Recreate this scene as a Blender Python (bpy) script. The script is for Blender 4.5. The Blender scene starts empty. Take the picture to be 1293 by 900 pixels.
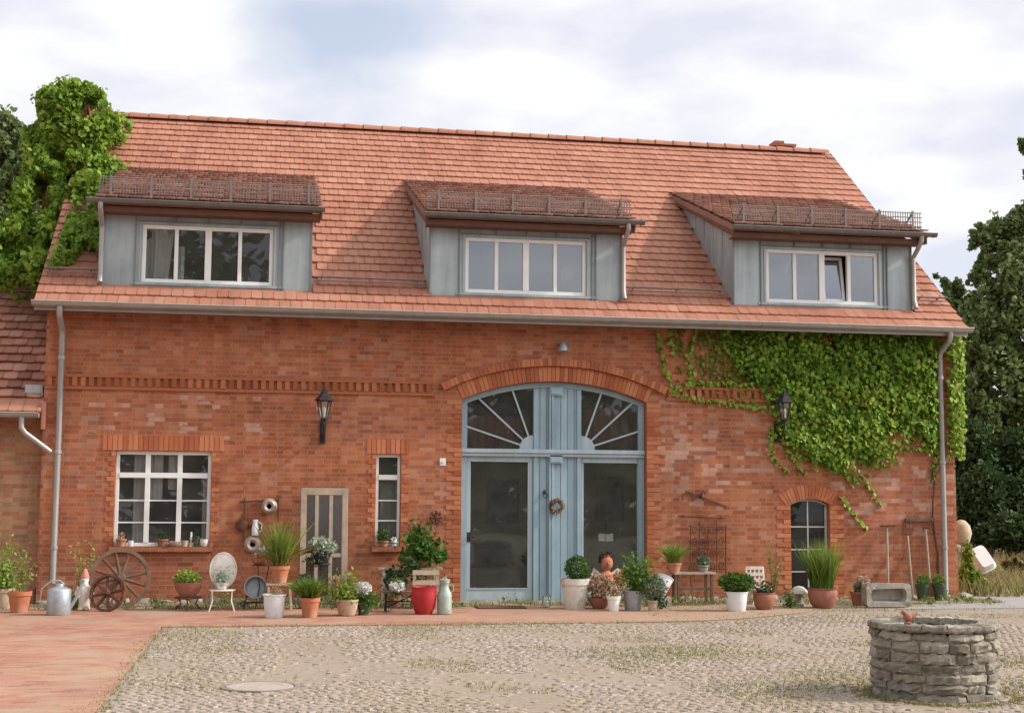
import bpy, math, random
import numpy as np
from mathutils import Vector, Matrix, noise as mnoise
R = random.Random(7)
NR = np.random.default_rng(11)
S = bpy.context.scene
COL = S.collection

# ------------------------------------------------------------------ camera
EYE = Vector((0, 0, 1.6))
FPX, PW, PH = 1762.0, 1293.0, 900.0
YAW, PITCH, ROLL = math.radians(10.14), math.radians(5.92), math.radians(0.336)
cy, sy, cp, sp = math.cos(YAW), math.sin(YAW), math.cos(PITCH), math.sin(PITCH)
FW = Vector((sy * cp, cy * cp, sp))
RT = Vector((cy, -sy, 0))
UP = RT.cross(FW)
RT, UP = math.cos(ROLL) * RT + math.sin(ROLL) * UP, -math.sin(ROLL) * RT + math.cos(ROLL) * UP
cam_d = bpy.data.cameras.new('camera')
cam = bpy.data.objects.new('camera', cam_d)
COL.objects.link(cam)
M3 = Matrix((RT, UP, -FW)).transposed()
cam.matrix_world = Matrix.Translation(EYE) @ M3.to_4x4()
cam_d.sensor_fit = 'HORIZONTAL'
cam_d.sensor_width = 36
cam_d.lens = FPX / PW * 36
cam_d.clip_end = 2000
S.camera = cam

# ------------------------------------------------------------------ sky, sun, exposure
SUN = Vector((1.5, -0.30, 1.02)).normalized()
world = bpy.data.worlds.new('World')
S.world = world
world.use_nodes = True
nt = world.node_tree
nt.nodes.clear()
def wn(t, **k):
    n = nt.nodes.new(t)
    for a, b in k.items(): setattr(n, a, b)
    return n
sky = wn('ShaderNodeTexSky', sky_type='NISHITA', sun_disc=False)
sky.sun_elevation = math.asin(SUN.z)
sky.sun_rotation = math.atan2(SUN.x, SUN.y)
sky.dust_density = 1.5
bg1 = wn('ShaderNodeBackground'); bg1.inputs['Strength'].default_value = 0.14
nt.links.new(sky.outputs[0], bg1.inputs[0])
tc = wn('ShaderNodeTexCoord')
mp = wn('ShaderNodeMapping'); mp.inputs['Scale'].default_value = (1.0, 1.0, 2.6)
mp.inputs['Location'].default_value = (0.31, 0.12, 0.55)
nt.links.new(tc.outputs['Generated'], mp.inputs['Vector'])
nz = wn('ShaderNodeTexNoise'); nz.inputs['Scale'].default_value = 3.4; nz.inputs['Detail'].default_value = 9; nz.inputs['Roughness'].default_value = 0.52
nz.inputs['Distortion'].default_value = 0.4
nt.links.new(mp.outputs[0], nz.inputs['Vector'])
rmp = wn('ShaderNodeValToRGB')
rmp.color_ramp.elements[0].position = 0.20; rmp.color_ramp.elements[1].position = 0.36
nt.links.new(nz.outputs['Fac'], rmp.inputs[0])
# cloud tone: white tops, grey-lilac bellies
nz2 = wn('ShaderNodeTexNoise'); nz2.inputs['Scale'].default_value = 6.5; nz2.inputs['Detail'].default_value = 6
nt.links.new(mp.outputs[0], nz2.inputs['Vector'])
ct = wn('ShaderNodeValToRGB')
ct.color_ramp.elements[0].position = 0.38; ct.color_ramp.elements[0].color = (0.77, 0.80, 0.91, 1)
ct.color_ramp.elements[1].position = 0.58; ct.color_ramp.elements[1].color = (1.0, 1.0, 1.0, 1)
nt.links.new(nz2.outputs['Fac'], ct.inputs[0])
dot = wn('ShaderNodeVectorMath', operation='DOT_PRODUCT'); dot.inputs[1].default_value = SUN
nt.links.new(tc.outputs['Generated'], dot.inputs[0])
mr = wn('ShaderNodeMapRange'); mr.inputs['From Min'].default_value = 0.55; mr.inputs['From Max'].default_value = 1.0
mr.inputs['To Min'].default_value = 0.74; mr.inputs['To Max'].default_value = 2.3
nt.links.new(dot.outputs['Value'], mr.inputs['Value'])
bg2 = wn('ShaderNodeBackground')
nt.links.new(ct.outputs[0], bg2.inputs[0]); nt.links.new(mr.outputs[0], bg2.inputs[1])
mixw = wn('ShaderNodeMixShader')
# a hole in the clouds, upper left of the picture
bd_ = (FW + RT * ((425 - PW / 2) / FPX) - UP * ((8 - PH / 2) / FPX)).normalized()
dh = wn('ShaderNodeVectorMath', operation='DISTANCE'); dh.inputs[1].default_value = bd_
sc_ = wn('ShaderNodeVectorMath', operation='ADD')
nz3 = wn('ShaderNodeTexNoise'); nz3.inputs['Scale'].default_value = 11; nz3.inputs['Detail'].default_value = 5
nt.links.new(tc.outputs['Generated'], nz3.inputs['Vector'])
sb = wn('ShaderNodeVectorMath', operation='SCALE'); sb.inputs['Scale'].default_value = 0.10
nt.links.new(nz3.outputs['Color'], sb.inputs[0]); off_ = wn('ShaderNodeVectorMath', operation='SUBTRACT'); off_.inputs[1].default_value = (.05, .05, .05)
nt.links.new(sb.outputs[0], off_.inputs[0]); nt.links.new(tc.outputs['Generated'], sc_.inputs[0]); nt.links.new(off_.outputs[0], sc_.inputs[1]); nt.links.new(sc_.outputs[0], dh.inputs[0])
hr = wn('ShaderNodeMapRange'); hr.interpolation_type = 'SMOOTHSTEP'
hr.inputs['From Min'].default_value = 0.025; hr.inputs['From Max'].default_value = 0.085; hr.inputs['To Min'].default_value = 0.58
nt.links.new(dh.outputs['Value'], hr.inputs['Value'])
ml = wn('ShaderNodeMath', operation='MULTIPLY'); nt.links.new(rmp.outputs[0], ml.inputs[0]); nt.links.new(hr.outputs[0], ml.inputs[1])
nt.links.new(ml.outputs[0], mixw.inputs[0]); nt.links.new(bg1.outputs[0], mixw.inputs[1]); nt.links.new(bg2.outputs[0], mixw.inputs[2])
wo = wn('ShaderNodeOutputWorld'); nt.links.new(mixw.outputs[0], wo.inputs[0])
sd = bpy.data.lights.new('sun', 'SUN'); sd.energy = 2.85; sd.angle = math.radians(2.6); sd.color = (1.0, 0.93, 0.82)
so = bpy.data.objects.new('sun', sd); COL.objects.link(so)
so.rotation_euler = SUN.to_track_quat('Z', 'Y').to_euler(); so.location = (20, -10, 30)
S.view_settings.view_transform = 'Standard'; S.view_settings.look = 'None'
S.view_settings.exposure = 0.47; S.view_settings.gamma = 1.0
S.view_settings.use_curve_mapping = False
S.cycles.max_bounces = 8; S.cycles.transparent_max_bounces = 12

# ------------------------------------------------------------------ helpers
def ray(x, y): return FW + RT * ((x - PW / 2) / FPX) - UP * ((y - PH / 2) / FPX)
def at(x, y, Y=22.4):
    d = ray(x, y); return EYE + d * (Y / d.y)
def gr(x, y, z=0.0):
    d = ray(x, y); return EYE + d * ((z - 1.6) / d.z)
def ppm(Y): return FPX / Y          # pixels per metre at depth Y

def lin(r, g, b):
    f = lambda c: (c / 255 / 12.92) if c <= 10 else (((c / 255) + 0.055) / 1.055) ** 2.4
    return (f(r), f(g), f(b), 1)

class NT:
    def __init__(s, name):
        s.m = bpy.data.materials.new(name); s.m.use_nodes = True
        s.t = s.m.node_tree; s.t.nodes.clear()
        s.out = s.n('ShaderNodeOutputMaterial')
    def n(s, t, ins=None, **k):
        n = s.t.nodes.new(t)
        for a, b in k.items(): setattr(n, a, b)
        for a, b in (ins or {}).items(): s.put(n, a, b)
        return n
    def put(s, n, a, b):
        i = n.inputs[a]
        if isinstance(b, bpy.types.NodeSocket): s.t.links.new(b, i)
        else: i.default_value = b
    def math(s, op, a, b=0.0, c=0.0):
        n = s.n('ShaderNodeMath', operation=op)
        s.put(n, 0, a); s.put(n, 1, b); s.put(n, 2, c)
        return n.outputs[0]
    def noise(s, vec, scale, detail=4, rough=0.55):
        return s.n('ShaderNodeTexNoise', {'Vector': vec, 'Scale': scale, 'Detail': detail, 'Roughness': rough}).outputs['Fac']
    def ramp(s, f, stops):
        n = s.n('ShaderNodeValToRGB', {0: f}); e = n.color_ramp.elements
        while len(e) < len(stops): e.new(0.5)
        for el, (p, c) in zip(e, stops):
            el.position = p; el.color = c if len(c) == 4 else (*c, 1)
        return n.outputs[0]
    def mix(s, f, a, b, mode='MIX'):
        n = s.n('ShaderNodeMix', data_type='RGBA', blend_type=mode)
        s.put(n, 0, f); s.put(n, 6, a); s.put(n, 7, b)
        return n.outputs[2]
    def bump(s, h, strength=0.3, dist=0.01):
        return s.n('ShaderNodeBump', {'Height': h, 'Strength': strength, 'Distance': dist}).outputs[0]
    def pbr(s, col, rough=0.7, metal=0.0, spec=0.3, normal=None, **k):
        n = s.n('ShaderNodeBsdfPrincipled', {'Base Color': col, 'Roughness': rough, 'Metallic': metal, 'Specular IOR Level': spec})
        if normal is not None: s.put(n, 'Normal', normal)
        s.t.links.new(n.outputs[0], s.out.inputs[0])
        return s.m
    def obj(s): return s.n('ShaderNodeTexCoord').outputs['Object']
    def uv(s): return s.n('ShaderNodeTexCoord').outputs['UV']
    def island(s): return s.n('ShaderNodeNewGeometry').outputs['Random Per Island']

def c3(c): return (c[0], c[1], c[2], 1)
def scl(c, k): return (min(1, c[0] * k), min(1, c[1] * k), min(1, c[2] * k), 1)

def plain(name, col, rough=0.7, metal=0.0, var=0.18, scale=7, bump=0.25, spec=0.3, island=0.0, dirt=None):
    t = NT(name); o = t.obj()
    f = t.noise(o, scale, 6, 0.62)
    c = t.ramp(f, [(0.3, scl(col, 1 - var)), (0.7, scl(col, 1 + var))])
    if dirt:
        g = t.ramp(t.noise(o, scale * 0.6, 5, 0.7), [(0.5, (0, 0, 0)), (0.68, (1, 1, 1))])
        c = t.mix(g, c, c3(dirt))
    if island:
        k = t.ramp(t.island(), [(0, scl((1, 1, 1), 1 - island)), (1, (1, 1, 1, 1))])
        c = t.mix(1.0, c, k, 'MULTIPLY')
    nrm = t.bump(t.noise(o, scale * 6, 4), bump, 0.006)
    return t.pbr(c, rough, metal, spec, nrm)

def streaky(name, col, rough, metal, amt, scale, spec=.4):
    t = NT(name); o = t.obj()
    v = t.n('ShaderNodeMapping', {0: o, 'Scale': (6.0, 6.0, .55)}, vector_type='POINT').outputs[0]
    a = t.ramp(t.noise(v, scale, 6, .65), [(.32, (1 - amt, 1 - amt, 1 - amt)), (.7, (1 + amt * .6, 1 + amt * .6, 1 + amt * .6))])
    b = t.ramp(t.noise(o, 1.7, 5, .6), [(.3, (1 - amt * .8, 1 - amt * .8, 1 - amt * .75)), (.7, (1 + amt * .5, 1 + amt * .5, 1 + amt * .5))])
    c = t.mix(1.0, t.mix(1.0, c3(col), a, 'MULTIPLY'), b, 'MULTIPLY')
    n = t.noise(v, scale * 3, 4)
    return t.pbr(c, rough, metal, spec, t.bump(n, .12, .004))

def leafm(name, cols, trans=0.35, rough=0.55):
    """per-leaf colour out of a small palette, light shines through"""
    t = NT(name)
    st = [(i / max(1, len(cols) - 1), c3(c)) for i, c in enumerate(cols)]
    c = t.ramp(t.island(), st)
    n2 = t.noise(t.obj(), 2.6, 4)
    c = t.mix(t.ramp(n2, [(0.35, (0, 0, 0)), (0.65, (1, 1, 1))]), c, t.mix(0.5, c, c3(cols[-1])))
    p = t.n('ShaderNodeBsdfPrincipled', {'Base Color': c, 'Roughness': rough, 'Specular IOR Level': 0.25})
    tr = t.n('ShaderNodeBsdfTranslucent', {'Color': c})
    mx = t.n('ShaderNodeMixShader', {0: trans, 1: p.outputs[0], 2: tr.outputs[0]})
    t.t.links.new(mx.outputs[0], t.out.inputs[0])
    return t.m

def glassm(name, refl, tint=(0.8, 0.85, 0.85), rough=0.0):
    t = NT(name)
    tr = t.n('ShaderNodeBsdfTransparent', {'Color': (*tint, 1)})
    wob = t.bump(t.noise(t.obj(), 1.4, 1), 0.03, 0.05)
    gl = t.n('ShaderNodeBsdfGlossy', {'Color': (0.9, 0.95, 1, 1), 'Roughness': rough, 'Normal': wob})
    lw = t.n('ShaderNodeLayerWeight', {'Blend': 0.25})
    fac = t.math('ADD', t.math('MULTIPLY', lw.outputs['Fresnel'], 0.6), refl)
    mx = t.n('ShaderNodeMixShader', {0: fac, 1: tr.outputs[0], 2: gl.outputs[0]})
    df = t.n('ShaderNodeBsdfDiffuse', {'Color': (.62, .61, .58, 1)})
    veil = t.math('MULTIPLY', t.ramp(t.noise(t.obj(), 2.3, 6, .65), [(.3, (.4, .4, .4)), (.75, (1, 1, 1))]), .062)  # grey veil mixed in to lift black panes, in place of reflections
    m2 = t.n('ShaderNodeMixShader', {0: veil, 1: mx.outputs[0], 2: df.outputs[0]})
    t.t.links.new(m2.outputs[0], t.out.inputs[0])
    return t.m

def brickm(name, ramp, mortar, bw=0.25, bh=0.070, mw=0.011, pale=0.35, rough=0.85, paving=False, patches=()):
    t = NT(name); uv = t.uv()
    wob = t.n('ShaderNodeTexNoise', {'Vector': uv, 'Scale': 9.0, 'Detail': 3})
    wv = t.n('ShaderNodeVectorMath', {0: wob.outputs['Color'], 1: (0.5, 0.5, 0.5)}, operation='SUBTRACT').outputs[0]
    wv = t.n('ShaderNodeVectorMath', {0: wv, 'Scale': 0.012}, operation='SCALE').outputs[0]
    v2 = t.n('ShaderNodeVectorMath', {0: uv, 1: wv}, operation='ADD').outputs[0]
    sx = t.n('ShaderNodeSeparateXYZ', {0: v2}); sx0 = t.n('ShaderNodeSeparateXYZ', {0: uv})
    u, v = sx.outputs[0], sx.outputs[1]
    rv = t.math('DIVIDE', v, bh); row = t.math('FLOOR', rv); fy = t.math('FRACT', rv)
    odd = t.math('MODULO', t.math('ADD', row, 1000.0), 2.0)
    if paving: wid = bw; uu = t.math('ADD', t.math('DIVIDE', u, bw), t.math('MULTIPLY', odd, 0.5))
    else:
        wid = t.math('MULTIPLY', t.math('SUBTRACT', 1.0, t.math('MULTIPLY', odd, 0.5)), bw)
        uu = t.math('ADD', t.math('DIVIDE', u, wid), t.math('MULTIPLY', odd, 0.25))
    colm = t.math('FLOOR', uu); fx = t.math('FRACT', uu)
    cv = t.n('ShaderNodeCombineXYZ', {0: colm, 1: row, 2: 0.0}).outputs[0]
    w = t.n('ShaderNodeTexWhiteNoise', {'Vector': cv}, noise_dimensions='3D')
    wn_ = w.outputs['Value']
    c = t.ramp(wn_, ramp)
    # regional change: patches of redder, browner brick and of pale, lime-washed brick
    big = t.noise(uv, 0.55, 4, 0.6)
    c = t.mix(t.ramp(big, [(0.42, (0, 0, 0)), (0.62, (1, 1, 1))]), c, t.mix(1.0, c, (0.84, 0.78, 0.78, 1), 'MULTIPLY'))
    w2 = t.n('ShaderNodeTexWhiteNoise', {'Vector': t.n('ShaderNodeVectorMath', {0: cv, 1: (17.3, 9.1, 3.3)}, operation='ADD').outputs[0]}, noise_dimensions='3D').outputs['Value']
    zone = t.ramp(t.noise(uv, 0.8, 3), [(0.46, (0, 0, 0)), (0.66, (1, 1, 1))])
    pm = t.math('MULTIPLY', t.math('GREATER_THAN', w2, 1.0 - pale), zone)
    c = t.mix(t.math('MULTIPLY', pm, 0.30), c, (0.52, 0.36, 0.29, 1))
    for (pu, pv, ru, rvv, prob, pc, amt) in patches:      # weathered places on the wall: lime-bleached or sooty single bricks
        du = t.math('DIVIDE', t.math('SUBTRACT', sx0.outputs[0], pu), ru); dv = t.math('DIVIDE', t.math('SUBTRACT', sx0.outputs[1], pv), rvv)
        e = t.math('SUBTRACT', 1.0, t.math('ADD', t.math('MULTIPLY', du, du), t.math('MULTIPLY', dv, dv)))
        e = t.math('MULTIPLY', t.math('MAXIMUM', t.math('MINIMUM', t.math('ADD', e, t.math('SUBTRACT', t.noise(uv, 2.2, 4, .65), .5)), 1.0), 0.0), prob)
        wq = t.n('ShaderNodeTexWhiteNoise', {'Vector': t.n('ShaderNodeVectorMath', {0: cv, 1: (pu * 7.1, pv * 3.3, 5.5)}, operation='ADD').outputs[0]}, noise_dimensions='3D').outputs['Value']
        c = t.mix(t.math('MULTIPLY', t.math('LESS_THAN', wq, e), amt * .75), c, c3(pc))
    dk = t.math('GREATER_THAN', t.n('ShaderNodeTexWhiteNoise', {'Vector': t.n('ShaderNodeVectorMath', {0: cv, 1: (3.7, 29.1, 8.3)}, operation='ADD').outputs[0]}, noise_dimensions='3D').outputs['Value'], 0.93)
    c = t.mix(t.math('MULTIPLY', dk, 0.32), c, (0.15, 0.06, 0.05, 1))
    gn = t.noise(uv, 38, 5, 0.7)
    c = t.mix(0.8, c, t.ramp(gn, [(0.25, (0.72, 0.72, 0.72)), (0.75, (1.22, 1.22, 1.22))]), 'MULTIPLY')
    if not paving:      # rain streaks and grime running down the face
        rn = t.n('ShaderNodeMapping', {0: uv, 'Scale': (2.4, .45, 1)}, vector_type='POINT').outputs[0]
        c = t.mix(1.0, c, t.ramp(t.noise(rn, 1.6, 7, .68), [(.32, (.74, .70, .68)), (.52, (1, 1, 1)), (.72, (1.10, 1.12, 1.14))]), 'MULTIPLY')
    mx = t.math('MAXIMUM', t.math('LESS_THAN', t.math('MULTIPLY', fx, wid), mw), t.math('LESS_THAN', t.math('MULTIPLY', fy, bh), mw))
    mc = t.mix(t.noise(uv, 6, 4), scl(mortar, 0.65), scl(mortar, 1.25))
    c = t.mix(t.math('MULTIPLY', mx, t.math('ADD', 0.25, t.math('MULTIPLY', t.noise(uv, 2.5, 3), 0.9))), c, mc)
    if paving:       # sand and moss trodden into the joints
        sd1 = t.ramp(t.noise(uv, 0.9, 6, .65), [(.46, (0, 0, 0)), (.66, (.75, .75, .75))])
        side = t.n('ShaderNodeMapRange', {'Value': sx0.outputs[0], 'From Min': 1.5, 'From Max': 7.5, 'To Min': 0.0, 'To Max': 0.85}).outputs[0]
        c = t.mix(t.math('MAXIMUM', sd1, side), c, (0.36, 0.27, 0.185, 1))
        c = t.mix(t.ramp(t.noise(uv, 5, 5, .7), [(.6, (0, 0, 0)), (.75, (.6, .6, .6))]), c, (0.24, 0.18, 0.09, 1))
    h = t.math('ADD', t.math('MULTIPLY', t.math('SUBTRACT', 1.0, mx), 0.7), t.math('ADD', t.math('MULTIPLY', wn_, 0.5), t.math('MULTIPLY', gn, 0.5)))
    return t.pbr(c, rough, 0, 0.2, t.bump(h, 0.6, 0.008))

class MB:
    def __init__(s): s.v = []; s.f = []
    def add(s, vs, fs):
        b = len(s.v); s.v.extend(tuple(x) for x in vs); s.f.extend(tuple(i + b for i in f) for f in fs)
    def box(s, a, b):
        (x0, y0, z0), (x1, y1, z1) = a, b
        s.add([(x0, y0, z0), (x1, y0, z0), (x1, y1, z0), (x0, y1, z0), (x0, y0, z1), (x1, y0, z1), (x1, y1, z1), (x0, y1, z1)],
              [(3, 2, 1, 0), (4, 5, 6, 7), (0, 1, 5, 4), (1, 2, 6, 5), (2, 3, 7, 6), (3, 0, 4, 7)])
        return s
    def obox(s, c, size, rot=None):
        m = rot or Matrix.Identity(3); h = Vector(size) / 2; c = Vector(c); vs = []
        for z in (-1, 1):
            for x, y in ((-1, -1), (1, -1), (1, 1), (-1, 1)):
                vs.append(c + m @ Vector((x * h.x, y * h.y, z * h.z)))
        s.add(vs, [(3, 2, 1, 0), (4, 5, 6, 7), (0, 1, 5, 4), (1, 2, 6, 5), (2, 3, 7, 6), (3, 0, 4, 7)])
        return s
    def bar(s, a, b, w, d):
        a, b = Vector(a), Vector(b); z = (b - a); L = z.length; z.normalize()
        x = Vector((0, 1, 0)).cross(z)
        if x.length < 0.05: x = Vector((1, 0, 0))
        x.normalize(); y = z.cross(x)
        return s.obox((a + b) / 2, (w, d, L), Matrix((x, y, z)).transposed())
    def quad(s, a, b, c, d): s.add([a, b, c, d], [(0, 1, 2, 3)]); return s
    def poly_extrude(s, pts, axis, d0, d1):
        """pts: 2-D outline; axis 'y': (x,z) outline pushed along y"""
        n = len(pts)
        mk = (lambda p, d: (p[0], d, p[1])) if axis == 'y' else ((lambda p, d: (d, p[0], p[1])) if axis == 'x' else (lambda p, d: (p[0], p[1], d)))
        s.add([mk(p, d0) for p in pts] + [mk(p, d1) for p in pts],
              [tuple(range(n)), tuple(reversed(range(n, 2 * n)))] + [(i, i + n, (i + 1) % n + n, (i + 1) % n) for i in range(n)])
        return s
    def tube(s, path, r, n=8, cap=True, closed=False):
        P = [Vector(p) for p in path]; rs = r if isinstance(r, (list, tuple)) else [r] * len(P)
        m = len(P); b = len(s.v); ref = None
        for i, p in enumerate(P):
            if closed: t = P[(i + 1) % m] - P[i - 1]
            else: t = P[min(i + 1, m - 1)] - P[max(i - 1, 0)]
            if t.length < 1e-9: t = Vector((0, 0, 1))
            t.normalize()
            if ref is None:
                ref = t.cross(Vector((0, 0, 1)))
                if ref.length < 0.1: ref = t.cross(Vector((1, 0, 0)))
            ref = ref - t * ref.dot(t); ref.normalize(); bi = t.cross(ref)
            for k in range(n):
                a = 2 * math.pi * k / n
                s.v.append(tuple(p + (ref * math.cos(a) + bi * math.sin(a)) * rs[i]))
        for i in range(m if closed else m - 1):
            j = (i + 1) % m
            for k in range(n):
                s.f.append((b + i * n + k, b + i * n + (k + 1) % n, b + j * n + (k + 1) % n, b + j * n + k))
        if cap and not closed:
            s.f.append(tuple(b + k for k in reversed(range(n)))); s.f.append(tuple(b + (m - 1) * n + k for k in range(n)))
        return s
    def lathe(s, prof, c=(0, 0, 0), n=24, rot=None):
        b = len(s.v); c = Vector(c); m = rot or Matrix.Identity(3)
        for r, z in prof:
            for k in range(n):
                a = 2 * math.pi * k / n
                s.v.append(tuple(c + m @ Vector((r * math.cos(a), r * math.sin(a), z))))
        for i in range(len(prof) - 1):
            for k in range(n):
                s.f.append((b + i * n + k, b + i * n + (k + 1) % n, b + (i + 1) * n + (k + 1) % n, b + (i + 1) * n + k))
        if prof[0][0] > 1e-4: s.f.append(tuple(b + k for k in reversed(range(n))))
        if prof[-1][0] > 1e-4: s.f.append(tuple(b + (len(prof) - 1) * n + k for k in range(n)))
        return s
    def ell(s, c, r, n=14, m=8, rot=None):
        c = Vector(c); q = rot or Matrix.Identity(3); b = len(s.v)
        for i in range(m + 1):
            th = math.pi * i / m
            for k in range(n):
                a = 2 * math.pi * k / n
                s.v.append(tuple(c + q @ Vector((r[0] * math.sin(th) * math.cos(a), r[1] * math.sin(th) * math.sin(a), -r[2] * math.cos(th)))))
        for i in range(m):
            for k in range(n):
                s.f.append((b + i * n + k, b + i * n + (k + 1) % n, b + (i + 1) * n + (k + 1) % n, b + (i + 1) * n + k))
        return s
    def build(s, name, mat, parent=None, origin=None, smooth=False, uv=False, bev=0.0, jit=0.0):
        V = np.array(s.v, dtype=float)
        if jit: V = V + NR.normal(0, jit, V.shape)
        if parent is not None: V = V - np.array(WL[parent.name])
        elif origin is not None: V = V - np.array(origin)
        me = bpy.data.meshes.new(name)
        me.from_pydata(V.tolist(), [], s.f); me.update()
        if uv: boxuv(me, np.array(s.v))
        if smooth:
            me.polygons.foreach_set('use_smooth', [True] * len(me.polygons))
            try: me.set_sharp_from_angle(angle=math.radians(40))
            except Exception: pass
        return link(name, me, mat, parent, origin, bev)

WL = {}
def boxuv(me, V):
    uvl = me.uv_layers.new(name='UVMap')
    ln = len(me.loops); li = np.zeros(ln, int); me.loops.foreach_get('vertex_index', li)
    nf = len(me.polygons); nn = np.zeros(nf * 3); me.polygons.foreach_get('normal', nn); nn = np.abs(nn.reshape(-1, 3))
    lt = np.zeros(nf, int); me.polygons.foreach_get('loop_total', lt)
    ax = np.repeat(nn.argmax(1), lt); p = V[li]
    uv = np.where((ax == 0)[:, None], p[:, [1, 2]], np.where((ax == 1)[:, None], p[:, [0, 2]], p[:, [0, 1]]))
    uvl.data.foreach_set('uv', uv.astype('f').ravel())

def link(name, me, mat, parent=None, origin=None, bev=0.0):
    o = bpy.data.objects.new(name, me); COL.objects.link(o)
    if mat: me.materials.append(mat)
    if parent is not None:
        o.parent = parent; WL[o.name] = WL[parent.name]
    else:
        o.location = origin or (0, 0, 0); WL[o.name] = tuple(o.location)
    if bev:
        b = o.modifiers.new('bevel', 'BEVEL'); b.width = bev; b.segments = 2; b.limit_method = 'ANGLE'
    return o

def root(name, loc, label, cat, group=None):
    o = bpy.data.objects.new(name, None); COL.objects.link(o)
    o.location = loc; o.empty_display_size = 0.2; WL[o.name] = tuple(loc)
    return tag(o, label, cat, group)
def tag(o, label, cat, group=None):
    o['label'] = label; o['category'] = cat
    if group: o['group'] = group
    return o
def struct(o, kind='structure'): o['kind'] = kind; return o

def fastmesh(name, V, nper, mat, parent=None, origin=None):
    """V: (N*nper,3); every nper vertices make one face"""
    V = np.asarray(V, dtype=float)
    off = np.array(WL[parent.name]) if parent is not None else np.array(origin or (0, 0, 0))
    V = V - off
    me = bpy.data.meshes.new(name); n = len(V); nf = n // nper
    me.vertices.add(n); me.vertices.foreach_set('co', V.astype('f').ravel())
    me.loops.add(n); me.loops.foreach_set('vertex_index', np.arange(n, dtype='i'))
    me.polygons.add(nf); me.polygons.foreach_set('loop_start', np.arange(0, n, nper, dtype='i'))
    me.update(calc_edges=True); me.validate()
    return link(name, me, mat, parent, origin)

def rot_unit(n):
    v = NR.normal(size=(n, 3)); return v / np.linalg.norm(v, axis=1)[:, None]

def leaves(name, C, size, mat, parent=None, origin=None, bias=None, bw=0.0, asp=0.55, tdir=None, tw=0.0):
    """one folded leaf (six corners) for every centre in C"""
    C = np.asarray(C, float); n = len(C)
    nr = rot_unit(n)
    if bias is not None: nr = nr * (1 - bw) + np.asarray(bias) * bw
    nr /= np.linalg.norm(nr, axis=1)[:, None] + 1e-9
    t = rot_unit(n)
    if tdir is not None: t = t * (1 - tw) + np.asarray(tdir) * tw
    t = t - nr * (t * nr).sum(1)[:, None]; t /= np.linalg.norm(t, axis=1)[:, None] + 1e-9
    b = np.cross(nr, t); s = (size * NR.uniform(0.45, 1.45, n))[:, None]; w = s * asp
    fold = nr * s * 0.10
    V = np.stack([C - t * s * .5, C - t * s * .12 + b * w * .5 + fold, C + t * s * .2 + b * w * .38 + fold, C + t * s * .55, C + t * s * .2 - b * w * .38 + fold, C - t * s * .12 - b * w * .5 + fold], 1).reshape(-1, 3)
    return fastmesh(name, V, 6, mat, parent, origin)

def blades(name, B, H, mat, parent=None, origin=None, width=0.012, lean=0.35, curl=0.5):
    """grass-like blades: base points B, lengths H"""
    B = np.asarray(B, float); n = len(B); H = np.broadcast_to(H, n) * NR.uniform(.6, 1.1, n)
    a = NR.uniform(0, 2 * math.pi, n); d = np.stack([np.cos(a), np.sin(a), np.zeros(n)], 1)
    sd_ = np.stack([-np.sin(a + NR.normal(0, .6, n)), np.cos(a), np.zeros(n)], 1)
    l = NR.uniform(.1, 1, n) * lean; W = width * NR.uniform(.6, 1.3, n)
    pts = []
    for k in range(4):
        u = k / 3
        p = B + d * (l * (u + curl * u * u) * H)[:, None]; p[:, 2] += H * (u - curl * l * u * u * .6)
        pts.append((p, W * (1 - u) ** .7))
    Vs = []
    for k in range(3):
        (p, w), (q, x) = pts[k], pts[k + 1]
        Vs.append(np.stack([p - sd_ * w[:, None], p + sd_ * w[:, None], q + sd_ * x[:, None], q - sd_ * x[:, None]], 1))
    # weld the three pieces of a blade into one six-cornered strip so a blade keeps one colour
    V = np.stack([Vs[0][:, 0], Vs[0][:, 1], Vs[1][:, 1], Vs[2][:, 1], (Vs[2][:, 2] + Vs[2][:, 3]) / 2, Vs[2][:, 0], Vs[1][:, 0]], 1).reshape(-1, 3)
    return fastmesh(name, V, 7, mat, parent, origin)

def inball(n, c, r, shell=0.0):
    v = rot_unit(n); q = NR.uniform(shell ** 3, 1, n) ** (1 / 3)
    return np.asarray(c) + v * q[:, None] * np.asarray(r)

# ------------------------------------------------------------------ materials
BR = [(0.0, (0.33, 0.108, 0.052)), (0.3, (0.385, 0.130, 0.062)), (0.65, (0.425, 0.150, 0.073)), (0.9, (0.45, 0.175, 0.092)), (1.0, (0.45, 0.205, 0.12))]
PALE, SOOT, RED = (0.56, 0.40, 0.33), (0.17, 0.085, 0.075), (0.33, 0.085, 0.055)
m_brick = brickm('brick', BR, (0.44, 0.225, 0.135), mw=.011, patches=(
    (-1.2, 2.95, 2.6, .42, .20, PALE, .7), (-2.7, 2.0, .5, 1.2, .35, SOOT, .45), (-1.5, .45, 2.0, .55, .5, RED, .6), (1.4, 2.75, 1.2, .35, .3, SOOT, .4),
    (7.2, 2.3, 1.1, .75, .42, SOOT, .5), (7.4, 2.2, 1.3, .9, .25, PALE, .6), (6.75, 2.9, .35, .8, .5, PALE, .45), (10.6, 1.8, 1.2, 1.1, .35, PALE, .6), (10.5, 1.4, 1.5, 1.4, .4, RED, .6), (10.9, .7, .9, .7, .3, SOOT, .4),
    (2.75, 1.75, .35, .6, .5, SOOT, .45), (0.4, 1.0, .9, .8, .25, SOOT, .4), (4.7, 4.3, 3.2, .25, .25, SOOT, .35), (1.6, 4.1, 4.5, .5, .25, RED, .5)))
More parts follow.
